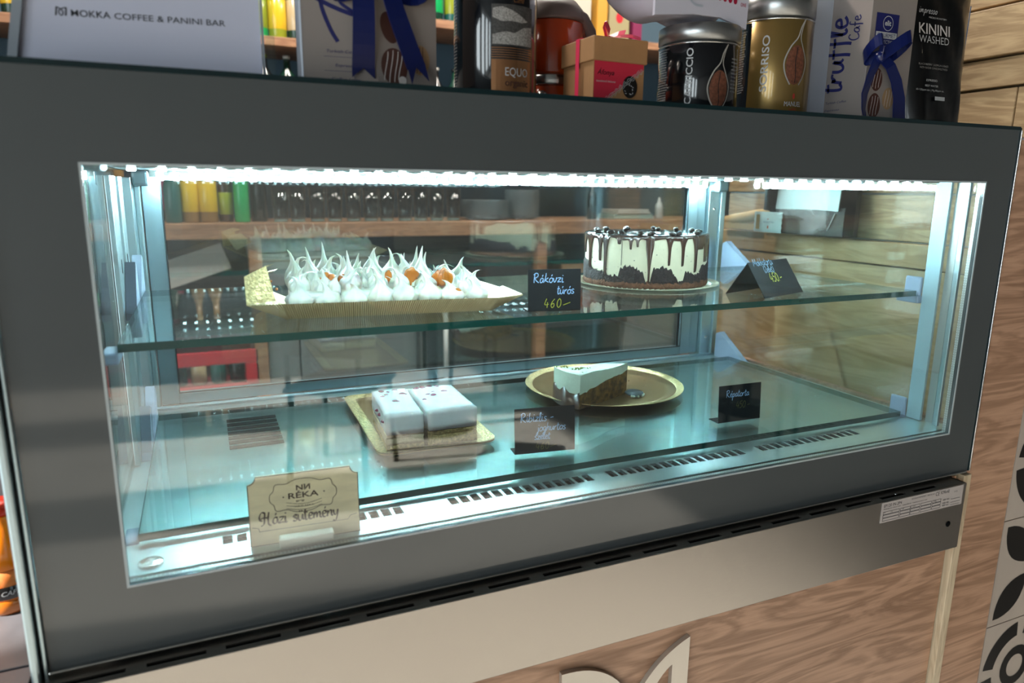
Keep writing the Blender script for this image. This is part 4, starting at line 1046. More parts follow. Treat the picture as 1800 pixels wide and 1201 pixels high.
def tin(label, x, y, r, h, body, lid=None, lidh=.02, rim=None, dh=.0):
    t_ = thing('coffee_tin', label, 'tin', (x, y, ZT))
    q = MB(); q.lathe([(.0001, .0), (r-.001, 0), (r, .0015), (r, h-.001), (r-.001, h), (.0001, h)], 64); q.build('tin_body', body, t_)
    if lid:
        q = MB(); q.lathe([(.0001, h+.0002), (r-.003, h+.0002), (r-.0015, h+.003), (r+.0008, h+.0045), (r+.0008, h+lidh), (r-.001, h+lidh+.0012), (r-.006, h+lidh), (.0001, h+lidh-.001)], 64); q.build('tin_lid', lid, t_)
        q = MB(); q.lathe([(r, h-.0012), (r+.0006, h-.0006), (r+.0006, h+.0002), (r, h+.0008)], 64); q.f = [g_ for g_ in q.f if len(g_) == 4]; q.sm = q.sm[:len(q.f)]; q.mi = q.mi[:len(q.f)]; q.build('metal_ring', 'bright', t_)
    if rim:
        q = MB(); q.lathe([(r+.0002, .002), (r+.0012, .0022), (r+.0012, .0065), (r+.0002, .007)], 64); q.f = [g_ for g_ in q.f if len(g_) == 4]; q.sm = q.sm[:len(q.f)]; q.mi = q.mi[:len(q.f)]; q.build('metal_rim', 'bright', t_)
    return t_
def face_angle(x, y): return math.atan2(-.65-y, -x)             # direction from a thing to where people stand at the case front
def beanlogo(t_, f, u, v, s_):
    q = MB(); polyx(q, ell(u, v, .0125*s_, .022*s_, 26, -.05), f); q.build('bean_picture', 'beanprint', t_)
    q = MB()
    def g(a, b_): p = Vector(f(a, b_)); n_ = Vector((p.x, p.y, 0)).normalized()*.0002; return tuple(p+n_)
    vs, fs = ribbon2d([(u+.0008*s_*math.sin(i), v-.020*s_+.040*s_*i/8) for i in range(9)], .0012*s_); q.cur = 0; q.add([g(a, b_) for a, b_ in vs], fs)
    q.cur = 1
    for k, (o_, w_) in enumerate(((-1, .0016), (1, .0012))):
        pts = [(u+o_*.006*s_, v-.022*s_), (u+o_*.0125*s_, v-.010*s_), (u+o_*.0145*s_, v+.004*s_), (u+o_*.008*s_, v+.020*s_), (u+.002*s_+o_*.002*s_, v+.030*s_), (u+.005*s_+o_*.001*s_, v+.042*s_), (u+.010*s_, v+.052*s_)]
        vs, fs = ribbon2d(smooth_path(pts), w_*s_); q.add([g(a, b_) for a, b_ in vs], fs)
    q.build('smoke_swirl', ['crumb', 'smoke'], t_)
def finetext(t_, f, u, v0, v1, n, w_, m='whiteprint', h=.0015):
    q = MB(); words = ['MISCELA DI CAFFE TORREFATTO', 'MACINATO FINE PER ESPRESSO', 'PRODUCT OF ITALY BLEND', 'CONSERVARE IN LUOGO FRESCO', 'ROASTED GROUND COFFEE']
    for i in range(n): text(words[i % 5], u, v1-(v1-v0)*i/n, h, f, q, width=w_*random.uniform(.8, 1))
    q.build('fine_print', m, t_)
# tall black tin with photo label
x, y, r = .2970, .082, .0435
t_ = tin('tall black tin with a bronze and grey photo label beside the orange jug', x, y, r, .17, 'tinblack')
fa = face_angle(x, y); f = cyl_f(r, fa)
q = MB(); grid(q, -.004, .041, -.0005, .037, f, 10); q.build('bronze_label', 'bronze', t_)
q = MB(); q.cur = 0; grid(q, -.004, .043, .0500, .088, f, 10)
g2 = cyl_f(r, fa, .0005); q.cur = 1; polyx(q, [(-.003, .051), (.042, .051), (.042, .070), (.030, .068), (.020, .062), (.010, .063), (-.003, .060)], g2)
polyx(q, [(-.003, .084), (.006, .086), (.020, .082), (.036, .074), (.028, .072), (.016, .073), (.006, .072), (-.003, .076)], g2)
q.build('photo_label', ['grey1', 'grey2'], t_)
q = MB()
for k in range(5): vs, fs = ribbon2d([(-.004+.047*i/8, .039+.0022*k) for i in range(9)], .0008); q.add([f(u, v) for u, v in vs], fs)
q.build('gold_stripe', 'bronze', t_)
q = MB(); text('MANUEL', .008, .0980, .0062, f, q, width=.032); text('EQUO', .010, .0215, .0080, g2, q, width=.026); q.build('printed_text', 'whiteprint', t_)
q = MB(); text('organic', .010, .0120, .0065, g2, q, width=.027, bold=.01); q.build('label_text', 'praline', t_)
q = MB(); text('Caffè', .018, .0905, .0048, f, q, width=.012, slant=.3, bold=.01); q.build('small_text', 'bronze', t_)
finetext(t_, cyl_f(r, fa-1.15), -.010, .01, .16, 48, .012)
q = MB(); q.lathe([(r, 0.0), (r+.0004, .0)], 32); 
# orange jug
M['orange'] = mat('glossy orange enamel', '#b8400c', .2, coat=1)
M['greyl'] = mat('dull grey plastic handle', '#6e625e', .45)
x, y, r = .396, .100, .043
t_ = thing('orange_jug', 'orange enamel jug with chrome band and grey lid and handle behind the kraft box', 'jug', (x, y+.054, ZT))
q = MB(); q.lathe([(.0001, 0), (r, 0), (r+.001, .004), (r+.001, .0265), (r-.001, .0275), (.0001, .0275)], 48); q.build('jug_base', 'orange', t_)
q = MB(); q.lathe([(.0001, .0278), (r-.0015, .0278), (r-.0005, .030), (r-.0005, .039), (r-.0015, .040), (.0001, .040)], 48); q.build('chrome_band', 'bright', t_)
q = MB(); q.lathe([(.0001, .0403), (r-.001, .0403), (r, .043), (r-.001, .098), (r-.003, .100), (.0001, .100)], 48); q.build('jug_body', 'orange', t_)
q = MB(); q.lathe([(.0001, .1003), (r+.0005, .1003), (r+.0005, .103), (r-.002, .112), (r-.012, .124), (.0001, .128)], 48); q.build('jug_lid', 'greyl', t_)
q = MB(); q.tube([(.012, -.030, .110), (.028, -.026, .104), (.041, -.021, .092), (.047, -.018, .074), (.0475, -.017, .055), (.043, -.018, .044)], [.008, .009, .0085, .008, .007, .006], 12); q.build('jug_handle', 'greyl', t_)
fa = face_angle(x, y)-.15; q = MB(); Mk = Matrix.Translation(((r+.001)*math.cos(fa), (r+.001)*math.sin(fa), .015)) @ Matrix.Rotation(fa, 4, 'Z') @ Matrix.Rotation(PI/2, 4, 'Y')
q.lathe([(.0001, 0), (.0065, 0), (.0065, .0015), (.004, .003), (.003, .007), (.0001, .0075)], 20, Mk); q.build('valve_knob', 'bright', t_)
# kraft gift box
M['kraft'] = mat('brown kraft card', '#a5784e', .6, var=.05, vscale=80)
M['pink'] = mat('pink satin ribbon', '#e8365c', .3, coat=.3)
M['redlabel'] = mat('crimson label', '#c0253c', .5)
M['blackp'] = mat('black window film', '#120d0c', .12, coat=1)
t_ = thing('gift_box', 'square kraft gift box with pink ribbon and crimson corner label', 'box', (.3895, .036, ZT), math.radians(2))
S_ = .066
q = MB(); q.box(.001, S_-.001, .001, S_-.001, 0, .050); q.build('box_body', 'kraft', t_)
q = MB(); q.bbox(-.0015, S_+.0015, -.0015, S_+.0015, .0435, .068, b=.0012); q.build('box_lid', 'kraft', t_)
f = front(.0006)
q = MB(); poly(q, [(.0015, .0435), (.064, .0435), (.064, .038), (.0115, .001), (.0015, .001)], f); q.build('corner_label', 'redlabel', t_)
q = MB(); poly(q, ell(.047, .0195, .0095, .0115, 24), front(.0003)); q.build('oval_window', 'blackp', t_)
q = MB()
text('Áfonya', .005, .0300, .0052, front(.0002), q, width=.021, slant=.3); q.build('label_text', 'blackp', t_)
q = MB(); text('ízesítésű fekete', .004, .0225, .0020, front(.0002), q, width=.024, slant=.3)
pts = [(.012+.050*i/30, .0025+.036*i/30+.0013*math.sin(i*1.9)) for i in range(31)]; 
for k in range(3):
    pts2 = [(a+.0012*k-.0012, b_-.0012*k+.0010*math.sin(i*2.3+k)) for i, (a, b_) in enumerate(pts)]; vs, fs = ribbon2d(pts2, .0004); q.add([front(.0001)(u, v) for u, v in vs], fs)
for i in range(10): poly(q, ell(.040+random.uniform(0, .014), .012+random.uniform(0, .012), .0012, .0004, 8, random.uniform(0, 3)), front(0.0001))
q.build('lace_print', 'whiteprint', t_)
q = MB(); q.band([(-.0022, .030, .0), (-.0022, .030, .0685), (.0, .030, .0692), (.066, .030, .0692)], [(0, .007, 0)]*4, .0003); q.build('ribbon', 'pink', t_)
q = MB(); q.band([(.034, .028, .070), (.026, .012, .076), (.016, .004, .0815), (.012, .002, .079), (.020, .010, .073), (.034, .028, .070)], [(.003, .002, .006)]*6, .0003)
q.band([(.034, .028, .0705), (.042, .014, .0735), (.052, .006, .0725), (.060, .003, .070)], [(.002, .004, .004)]*4, .0003); q.band([(.030, .028, .071), (.036, .010, .0745), (.040, .003, .075)], [(.003, .002, .005)]*3, .0003)
q.build('bow', 'pink', t_)
# capriccio tin
x, y, r = .5660, .092, .0475
t_ = tin('squat black tin with silver lid lettered down its side, under the white pouch', x, y, r, .0775, 'tinblack', 'tinlid', .0205)
fa = face_angle(x, y); f = cyl_f(r, fa)
def vert(s_, u, v, h, f, mb, length, bold=.0):                  # text running upwards
    vs, fs = text2d(s_, bold); x0 = min(a for a, _ in vs); x1 = max(a for a, _ in vs); k = length/(x1-x0); kh = h/.7
    return mb.add([f(u-b_*kh, v+(a-x0)*k) for a, b_ in vs], fs)
q = MB(); vert('CAPRICCIO', -.006, .009, .0075, f, q, .062, .015); q.build('vertical_lettering', 'whiteprint', t_)
beanlogo(t_, f, .026, .026, .95)
finetext(t_, cyl_f(r, fa-.95), -.014, .004, .072, 24, .022)
finetext(t_, cyl_f(r, fa+1.0), -.004, .020, .060, 10, .012)
# sorriso tin
x, y, r = .6900, .100, .0455
t_ = tin('tall olive gold tin with silver lid and coffee bean picture', x, y, r, .117, 'goldtin', 'tinlid', .030, rim=True)
fa = face_angle(x, y); f = cyl_f(r, fa)
q = MB(); q.lathe([(r+.0003, 0), (r+.0008, .0002), (r+.0008, .002), (r+.0003, .0022)], 48); q.f = [g_ for g_ in q.f if len(g_) == 4]; q.sm = q.sm[:len(q.f)]; q.mi = q.mi[:len(q.f)]; q.build('red_base', 'redrim', t_)
q = MB(); vert('SORRISO', -.006, .032, .0085, f, q, .066, .012); text('MANUEL', .017, .0145, .0058, f, q, width=.024); q.build('lettering', 'whiteprint', t_)
q = MB(); poly(q, ell(.029, .0265, .0018, .0035, 10), f); text('CAFFE', .024, .0095, .0026, f, q, width=.010); q.build('red_mark', 'redp', t_)
beanlogo(t_, f, .028, .063, 1.05)
q = MB(); grid(q, -.02, .026, .008, .115, cyl_f(r, fa-1.25), 10); q.build('black_side_label', 'tinblack', t_)
finetext(t_, cyl_f(r, fa-1.25, .0005), -.002, .03, .105, 26, .022)
# white pouch lying on the capriccio tin
M['pouchw'] = mat('matt white pouch', '#c6c3cf', .4, bump=.1, bscale=30)
M['crimson'] = mat('crimson print', '#a01438', .5)
t_ = thing('white_pouch', 'crumpled white pouch with rows of crimson dots lying on the squat black tin', 'pouch', (.505, .075, ZT+.0995), math.radians(6))
q = MB(); nx, ny = 20, 10; vs = []
X0, X1 = -.045, .095
for s_ in (0, 1):
    for j in range(ny+1):
        for i in range(nx+1):
            u = X0+(X1-X0)*i/nx; v = j/ny; e_ = min(i, nx-i)/nx*2; ev = min(j, ny-j)/ny*2
            th = .030*min(1, (ev*1.7))**.5*min(1, e_*3)**.4
            zc = .036+.002*math.sin(9*u*10)
            vs.append((u, -.030+.10*v, zc+(th if s_ else -min(th*1.0, .034))+.0012*math.sin(u*140+v*7)))
idx = lambda s_, i, j: s_*(nx+1)*(ny+1)+j*(nx+1)+i; fs = []
for j in range(ny):
    for i in range(nx): fs.append((idx(0, i, j), idx(0, i, j+1), idx(0, i+1, j+1), idx(0, i+1, j))); fs.append((idx(1, i, j), idx(1, i+1, j), idx(1, i+1, j+1), idx(1, i, j+1)))
q.add(vs, fs, None, True); 
# front flat face hanging in front of the lid
q.slab([(-.044, .075), (-.0445, -.004), (.012, .0035), (.052, .0045), (.094, -.0035), (.097, .075)], -.032, -.0285)
q.build('pouch_body', 'pouchw', t_)
q = MB(); f = front(-.0324)
for r_ in range(3):
    for c in range(8): poly(q, ell(.016+c*.0082, .0265+r_*.0098-c*.0003, .0029, .0034, 14), f)
q.build('dot_print', 'crimson', t_)
q = MB()
vs, fs = ribbon2d(smooth_path([(.080, .031), (.086, .030), (.090, .034), (.086, .040), (.081, .037)]), .0016); q.add([f(u, v) for u, v in vs], fs); text('ONE', .082, .020, .004, f, q, width=.009); q.build('logo_print', 'crimson', t_)
q = MB(); vs, fs = ribbon2d(smooth_path([(.004, .070), (-.003, .045), (.0, .025), (.010, .014), (.024, .013)]), .0025); q.add([f(u, v-.0) for u, v in vs], fs); q.build('seam_fold', 'boxside', t_)
# pale blue carton behind
t_ = thing('pale_carton', 'narrow pale blue carton edge between the gold tin and truffle box', 'box', (.735, .10, ZT))
q = MB(); q.bbox(0, .05, 0, .08, 0, .18, b=.001); q.build('carton', 'boxside', t_)
q = MB(); text('Truffle', 0, 0, .006, leftf(-.0003), q, width=.04); q.v = [(a, .045+b_*0+(c)*0-(0) if False else b_+.045, c+.07) for a, b_, c in q.v]; q.build('printed_text', 'print_blue', t_)
# second truffle box, unturned
t_ = thing('truffle_box', 'tall truffle carton lettered up its side, small navy bow, between gold tin and black pouch', 'box', (.7845, .038, ZT))
bw, bdp, hb = .078, .085, .2
q = MB(); q.bbox(0, bw, 0, bdp, 0, hb, b=.0008); q.build('carton', 'boxcard', t_)
f = front(-.0004); g = leftf(-.0004)
q = MB()
def vs_script(txt, u, v, h, wd):                                # handwriting running upwards on the side face
    tmp = MB(); script(txt, 0, 0, h, wd, f=lambda a, b_: (a, b_, 0), mb=tmp, slant=.1)
    q.add([g(u-b_, v+a) for a, b_, _ in tmp.v], tmp.f)
vs_script('truffle', -.036, .038, .0185, .0038); vs_script('Cafe', -.016, .100, .0085, .0016)
tmp = MB()
for s_, y, w_ in (('Turkish Coffee', .026, .034), ('Espresso', .0165, .024), ('Coffee Latte', .006, .030)): text(s_, -.060, y, .0028, g, q, width=w_, slant=.2)
q.build('brush_lettering', 'print_blue', t_)
q = MB(); q.cur = 0; poly(q, [(.008, .093), (.048, .093), (.048, .131), (.008, .131)], f)
g3 = front(-.0006); q.cur = 1; text('COLLECTION', .0105, .0955, .0042, g3, q, width=.034); poly(q, [(.0095, .1015), (.0465, .1015), (.0465, .1090), (.0095, .1090)], g3)
vs, fs = ribbon2d(ell(.029, .1195, .0085, .0085, 24)+[ell(.029, .1195, .0085, .0085, 24)[0]], .0007); q.add([g3(u, v) for u, v in vs], fs); text('elit', .0235, .1170, .0060, g3, q, width=.011, bold=.02)
q.cur = 0; text('GOURMET', .012, .1028, .0048, front(-.0008), q, width=.032)
q.build('brand_panel', ['print_blue', 'whiteprint'], t_)
q = MB()
for (x_, z_, rx, rz_, m_) in ((.020, .052, .010, .014, 0), (.020, .020, .011, .0155, 0), (.044, .030, .0105, .0135, 1)):
    q.cur = m_; poly(q, ell(x_, z_, rx, rz_, 24), f); q.cur = 2
    for o_ in (-.005, 0, .005): vs, fs = ribbon2d([(x_+o_+.001*math.sin(t*2), z_+rz_*.8*t*math.sqrt(1-(o_/rx)**2)) for t in (-1, -.5, 0, .5, 1)], .0006); q.add([g3(u, v) for u, v in vs], fs)
q.build('praline_picture', ['praline', 'praline2', 'prwhite'], t_)
q = MB(); q.band([(.008, -.010, .076), (-.001, -.009, .055), (-.006, -.007, .032), (-.004, -.006, .014), (.002, -.005, .003)], [(.015, 0, 0), (.014, .002, 0), (.013, .003, 0), (.008, .002, 0), (.004, 0, 0)])
q.band([(.012, -.012, .076), (.026, -.014, .066), (.040, -.013, .050), (.050, -.012, .030), (.054, -.012, .004)], [(.012, 0, .008), (.014, 0, .008), (.017, 0, .006), (.020, 0, .002), (.022, 0, 0)]); q.build('ribbon_tail', 'navy', t_)
q = MB(); loop(q, (.010, .002, .078), -1, .018, .014, .5); loop(q, (.010, .0, .078), 1, .042, .015, .42); q.ball((.010, -.010, .077), .007, 10, 8); q.build('bow', 'navy', t_)
# black coffee pouch
M['foil'] = mat('black satin foil pouch', '#08090b', .3, coat=.25, bump=.35, bscale=14)
M['foiledge'] = mat('silver blue foil seam', '#55657a', .3, metal=.6)
t_ = thing('black_pouch', 'tall black foil coffee pouch with white lettering by the plank wall', 'pouch', (.8780, .048, ZT), math.radians(1))
q = MB(); nx, nz_ = 14, 16; vs = []; fs = []
for s_ in (0, 1):
    for j in range(nz_+1):
        for i in range(nx+1):
            u = i/nx; v = j/nz_; ex = min(1, min(i, nx-i)/nx*5); th = (.030*(1-v)**.7+.004)*ex**.6
            vs.append((.002+.128*u+.016*v*(u)+.0*v, .03+(-th if s_ == 0 else th)+.0012*math.sin(i*1.3+j*.9)*ex, .20*v))
idx = lambda s_, i, j: s_*(nx+1)*(nz_+1)+j*(nx+1)+i
for j in range(nz_):
    for i in range(nx): fs.append((idx(0, i, j), idx(0, i+1, j), idx(0, i+1, j+1), idx(0, i, j+1))); fs.append((idx(1, i, j), idx(1, i, j+1), idx(1, i+1, j+1), idx(1, i+1, j)))
for i in range(nx): fs.append((idx(0, i, 0), idx(1, i, 0), idx(1, i+1, 0), idx(0, i+1, 0)))
q.add(vs, fs, None, True); q.build('pouch_body', 'foil', t_)
q = MB(); q.band([(.1315, .030, .0), (.137, .030, .06), (.143, .029, .11), (.146, .030, .17)], [(.005, .004, 0)]*4, .0006); q.build('side_seam', 'foiledge', t_)
def f(u, v):
    v += .031; u += .006; k = min(1, v/.20); return (u, .03-(.030*(1-k)**.7+.004)-.0028, v)
q = MB(); text('KININI', .0100, .0885, .0135, f, q, width=.062, bold=.01); q.build('name_print', 'prwhite', t_)
q = MB(); text('WASHED', .0105, .0770, .0095, f, q, width=.060, bold=-.005)
script('impresso', .010, .1150, .0046, .0009, mb=q, f=f, slant=.4, sp=1.2) ; text('MICRO ROASTERY', .030, .1090, .0022, f, q, width=.036)
text('ESPRESSO', .026, .0275, .0028, f, q, width=.022); text('BEST WATER', .024, .0205, .0026, f, q, width=.026); text('60-120ppm tot. | Mg 80ppm as.', .006, .0150, .0024, f, q, width=.056)
poly(q, [(.044, .0035), (.064, .0035), (.064, .0085), (.044, .0085)], f); q.build('printed_text', 'whiteprint', t_)
q = MB(); text('BLACKBERRY | LEMONGRASS', .010, .0480, .0026, f, q, width=.060); text('WITH SUGAR CANE SWEETNESS', .012, .0435, .0026, f, q, width=.056); q.build('dim_text', 'grey2', t_)
q = MB(); text('11.53', .047, .0042, .0036, lambda u, v: (f(u, v)[0], f(u, v)[1]-.0003, v), q, width=.014, slant=.2); q.build('stamp_text', 'blackp', t_)
q = MB()
for i, ch in enumerate('KOWB'): text(ch, .0015, .095-.024*i, .003, lambda u, v: (u, .012, v), q)
q.build('side_text', 'grey2', t_)

# ================================================================== LEFT: juice bottle
M['juice'] = mat('orange juice', '#ff8a00', .25, coat=1, sss=.2)
M['juice2'] = mat('deep orange juice', '#c76c10', .3, coat=1)
M['redcap'] = mat('red orange cap', '#d8331a', .4)
M['wraplab'] = mat('orange fruit label', '#d06a20', .5, var=.4, vscale=60, col2='#e89a5a')
t_ = thing('juice_bottle', 'orange juice bottle with red cap and dark band on the stone countertop', 'bottle', (-.208, .150, .930)); t_.scale = (.80, .80, .80)
r = .0335
q = MB(); q.lathe([(.0001, 0), (r-.004, 0), (r, .005), (r, .018), (r-.002, .020)], 32); q.build('bottle_base', 'juice2', t_)
q = MB(); q.lathe([(r-.001, .060), (r, .062), (r-.0005, .085), (r-.004, .098), (.022, .112), (.016, .120), (.015, .125), (.0001, .125)], 32); q.build('bottle_body', 'juice', t_)
q = MB(); q.lathe([(r-.0015, .0195), (r-.001, .0395), (r-.0015, .0605)], 32); q.build('label', 'wraplab', t_)
q = MB(); q.lathe([(r-.0008, .022), (r-.0004, .0225), (r-.0004, .0385), (r-.0008, .039)], 32); q.f = [g_ for g_ in q.f if len(g_) == 4]; q.sm = q.sm[:len(q.f)]; q.mi = q.mi[:len(q.f)]; q.build('black_band', 'blackp', t_)
f = cyl_f(r, -PI/2+.15); q = MB(); script('Cappy', 0, 0, 0, .0001, f=f, mb=q) if False else text('CAPPY', -.006, .028, .006, f, q, width=.026, slant=.25, bold=.02); q.build('label_text', 'whiteprint', t_)
q = MB(); poly(q, ell(.016, .046, .006, .004, 12, .5), f); q.build('leaf_print', mat('green leaf print', '#5c7a2c', .5), t_)
q = MB(); q.lathe([(.0001, .1255), (.017, .1255), (.0175, .128), (.0175, .138), (.016, .141), (.0001, .141)], 28); q.build('cap', 'redcap', t_)

# ================================================================== RIGHT WALL THINGS (seen through the side pane)
M['darkbox'] = mat('dark brown card holder', '#2e2724', .5)
M['biscuit'] = mat('white biscuit wrapper', '#b9cfd0', .35)
M['clear'] = glass_mat('clear bag film', (.80, .90, .92), 1.45)
M['tanp'] = mat('tan biscuit print', '#a98a4a', .6)
t_ = thing('wall_pocket', 'dark wall pocket on the plank ledge with a clear bag hanging from it', 'wall pocket', (1.148, .345, 1.2665))
q = MB(); q.bbox(0, .012, 0, .245, 0, .20, b=.001); q.bbox(-.028, -.026, .0, .19, 0, .055, b=.0005); q.box(-.028, .0, 0, .19, 0, .002); q.build('pocket', 'darkbox', t_)
q = MB(); q.band([(-.034, .17, .075), (-.036, .12, .0755), (-.030, .06, .076), (-.032, .01, .074)], [(0.004, 0, .05)]*4, .0008); q.build('bag_film', 'biscuit', t_)
q = MB(); q.tube([(-.031, .09, .066), (-.032, .08, .05), (-.030, .07, .040)], .001, 6); q.tube([(-.031, .02, .045), (-.031, .035, .012)], .0012, 6); q.build('drawstring', 'whiteprint', t_)
t_ = thing('biscuit_packet', 'small white biscuit packet with tan stripe standing on the plank ledge', 'packet', (1.1115, .575, 1.2665), -PI/2)
q = MB(); nx, nz_ = 12, 8; vs = []; fs = []
for s_ in (0, 1):
    for j in range(nz_+1):
        for i in range(nx+1):
            th = .006*(math.sin(PI*i/nx)*math.sin(PI*j/nz_))**.5 if 0 < i < nx and 0 < j < nz_ else .0006
            vs.append((.080*i/nx+(.0012*(-1)**j if i in (0, nx) else 0), -th if s_ == 0 else th, .043*j/nz_))
for s_ in (0, 1):
    o_ = s_*(nx+1)*(nz_+1)
    for j in range(nz_):
        for i in range(nx):
            a = o_+j*(nx+1)+i; F_ = (a, a+1, a+nx+2, a+nx+1); fs.append(F_ if s_ == 0 else F_[::-1])
q.add(vs, fs, None, True); q.build('wrapper', 'biscuit', t_)
f = front(-.0066)
q = MB(); poly(q, [(.012, .006), (.023, .006), (.023, .037), (.012, .037)], f); q.build('stripe_print', 'tanp', t_)
q = MB(); text('BISCOTTO', .034, .020, .0035, f, q, width=.030); q.build('printed_text', 'print_blue', t_)
q = MB(); poly(q, ell(.048, .0115, .0022, .0035, 10), f); poly(q, ell(.047, .028, .002, .0014, 8), f); q.build('red_mark', 'redp', t_)
t_ = thing('bread_bag', 'crumpled tan paper bag lying on the plank ledge behind the biscuit packet', 'paper bag', (1.150, .62, 1.2665))
q = MB(); q.tube([(0, -.05, .040), (0, -.02, .036), (0, .02, .028), (0, .06, .022), (0, .10, .020)], [.004, .012, .013, .013, .006], 9); q.box(-.008, .008, -.02, .10, 0, .014)
q.build('bag', mat('tan paper', '#c3a877', .7, bump=.5, bscale=60), t_)

# ================================================================== BACK BAR (seen blurred through the rear doors)
M['fridge'] = mat('grey steel fridge door', (.22, .24, .24), .4, metal=.3)
M['fridged'] = mat('dark steel recess', (.035, .04, .042), .5)
bb = thing('back_bar', 'wooden back bar shelf unit with posts and grey steel refrigerator doors', 'bar unit', (0, 1.95, 0))
def BB(name, m, x0, x1, y0, y1, z0, z1, b_=.003): q = MB(); q.bbox(x0, x1, y0-1.95, y1-1.95, z0, z1, b=b_); return q.build(name, m, bb)
BB('shelf_board', 'shelfwood', -1.9, 2.9, 1.97, 2.38, 1.174, 1.228)
for x0 in (.142, 1.263, 2.02, -1.0): BB('post', 'shelfwood', x0, x0+.045, 1.99, 2.05, 0, 1.173)
BB('back_board', 'fridged', -1.9, 2.9, 2.37, 2.40, 0, 1.173)
BB('lower_shelf', 'shelfwood', -.95, .14, 2.0, 2.36, .62, .645)
BB('mid_shelf', 'fridged', -.95, .14, 2.0, 2.36, .955, .975)
for x0, x1, m in ((.19, .30, 'fridge'), (.305, .775, 'fridge'), (.79, 1.255, 'fridged'), (1.72, 2.015, 'fridge')):
    d_ = BB('fridge_door', m, x0, x1, 2.02, 2.06, .12, 1.10)
    if m == 'fridge' and x1-x0 > .2: q = MB(); q.bbox(x1-.03, x1-.015, .045, .06, .5, 1.0, b=.003); q.build('door_trim', 'fridged', d_)
q = MB(); q.tube([(.865, .045, .60), (.865, .045, .88)], .010, 10); q.tube([(.865, .045, .62), (.865, .075, .62)], .005, 8); q.tube([(.865, .045, .86), (.865, .075, .86)], .005, 8); q.build('door_handle', 'white', bb)
BB('plinth', 'fridged', -1.9, 2.9, 2.06, 2.12, 0, .11)
def glassthing(x, y, z, lab, grp):
    t_ = thing('drinking_glass', lab, 'glass', (x, y, z), 0, grp)
    q = MB(); q.lathe([(.0001, 0), (.024, 0), (.026, .006), (.031, .125), (.0295, .125), (.0245, .010), (.0001, .009)], 20); q.build('glass_body', 'glassw', t_)
    q = MB(); q.lathe([(.0001, .0005), (.0238, .0005), (.0235, .0085), (.0001, .0085)], 16); q.build('glass_foot', 'glassfoot', t_); return t_
M['glassw'] = glass_mat('tumbler glass', (.80, .84, .86), 1.5)
M['glassfoot'] = mat('greenish thick glass base', '#8fa39c', .2)
g0 = None
for i in range(11):
    x = .262+.0655*i+random.uniform(-.004, .004); y = 2.05
    lab = 'clear tall tumbler on the back bar, %s from the dark bottle in the row' % ORD[i]
    if g0 is None: g0 = glassthing(x, y, 1.2285, lab, 'tumblers in a row on the back bar')
    else: c = copy_tree(g0); c.location = (x, y, 1.2285); c['label'] = lab
g1 = None
def bottle(lab, x, y, z, r, h, body, cap, label=None, liq=None):
    t_ = thing('bottle', lab, 'bottle', (x, y, z))
    q = MB(); q.lathe([(.0001, 0), (r-.002, 0), (r, .004), (r, h*.58), (r*.85, h*.68), (r*.38, h*.80), (r*.34, h*.95), (.0001, h*.95)], 24); q.build('bottle_body', body, t_)
    q = MB(); q.lathe([(.0001, h*.951), (r*.40, h*.951), (r*.40, h*1.0), (.0001, h*1.0)], 16); q.build('cap', cap, t_)
    if label: q = MB(); q.lathe([(r, h*.12), (r+.0008, h*.125), (r+.0008, h*.46), (r, h*.465)], 24); q.f = [g_ for g_ in q.f if len(g_) == 4]; q.sm = q.sm[:len(q.f)]; q.mi = q.mi[:len(q.f)]; q.build('label', label, t_)
    return t_
for n_, c_ in dict(amber='#8a6a3a', yellowl='#d9b628', greenb='#0fa35a', darkg='#12382c', magenta='#8d2c50', whiteb='#a9a9a4', tealb='#1c5a54', brownb='#3a2416', limeb='#8f9a2a', cream2='#bfae8a', blackb='#101214').items(): M[n_] = mat('bottle colour '+n_, c_, .25, coat=.6)
SH = 1.2285
bottle('amber bottle with yellow label, first of the pair at the back bar shelf', -.030, 2.07, SH, .028, .30, 'amber', 'cream2', 'yellowl')
bottle('amber bottle with bright yellow label beside the dark squat bottle', .026, 2.07, SH, .030, .30, 'amber', 'whiteb', 'yellowl')
bottle('squat dark bottle with dull gold label on the back bar shelf', .083, 2.09, SH, .024, .22, 'brownb', 'blackb', 'limeb')
bottle('bright green bottle with white collar on the back bar shelf', .135, 2.06, SH, .026, .24, 'greenb', 'whiteb', None)
bottle('dark navy bottle beside the green one on the back bar shelf', .195, 2.10, SH, .028, .30, 'blackb', 'blackb', None)
bottle('teal bottle at the end of the back bar shelf near the case post', -.085, 2.06, SH, .028, .20, 'tealb', 'magenta', None)
bottle('magenta topped bottle behind the teal bottle on the back bar', -.115, 2.2, SH, .036, .33, 'darkg', 'magenta', 'magenta')
bottle('slim dark decanter with white stopper beside the folded cloths', 1.565, 2.08, SH, .022, .155, 'blackb', 'whiteb', None)
bottle('small white bottle at the far end of the back bar shelf', 1.915, 2.08, SH, .018, .095, 'whiteb', 'whiteb', None)
def plate(x, y, z, r, lab, grp):
    t_ = thing('plate', lab, 'plate', (x, y, z), 0, grp)
    q = MB(); q.lathe([(.0001, 0), (r*.55, 0), (r*.6, .002), (r, .009), (r, .0105), (r*.6, .0045), (.0001, .004)], 40); q.build('plate_body', 'china', t_); return t_
M['china'] = mat('white china', '#9aa3a6', .3, coat=.4)
p0 = plate(1.085, 2.13, SH, .098, 'white china plate, bottom of the low wide stack by the tumblers', 'white plates in the wide stack'); pz = SH
for i in range(1, 9): c = copy_tree(p0); c.location = (1.085+random.uniform(-.002, .002), 2.13, SH+.0085*i); c['label'] = 'white china plate, %s from the bottom of the low wide stack' % ORD[i]
p1 = plate(1.262, 2.15, SH, .075, 'smaller white plate, bottom of the tall narrow stack', 'small plates in the tall stack')
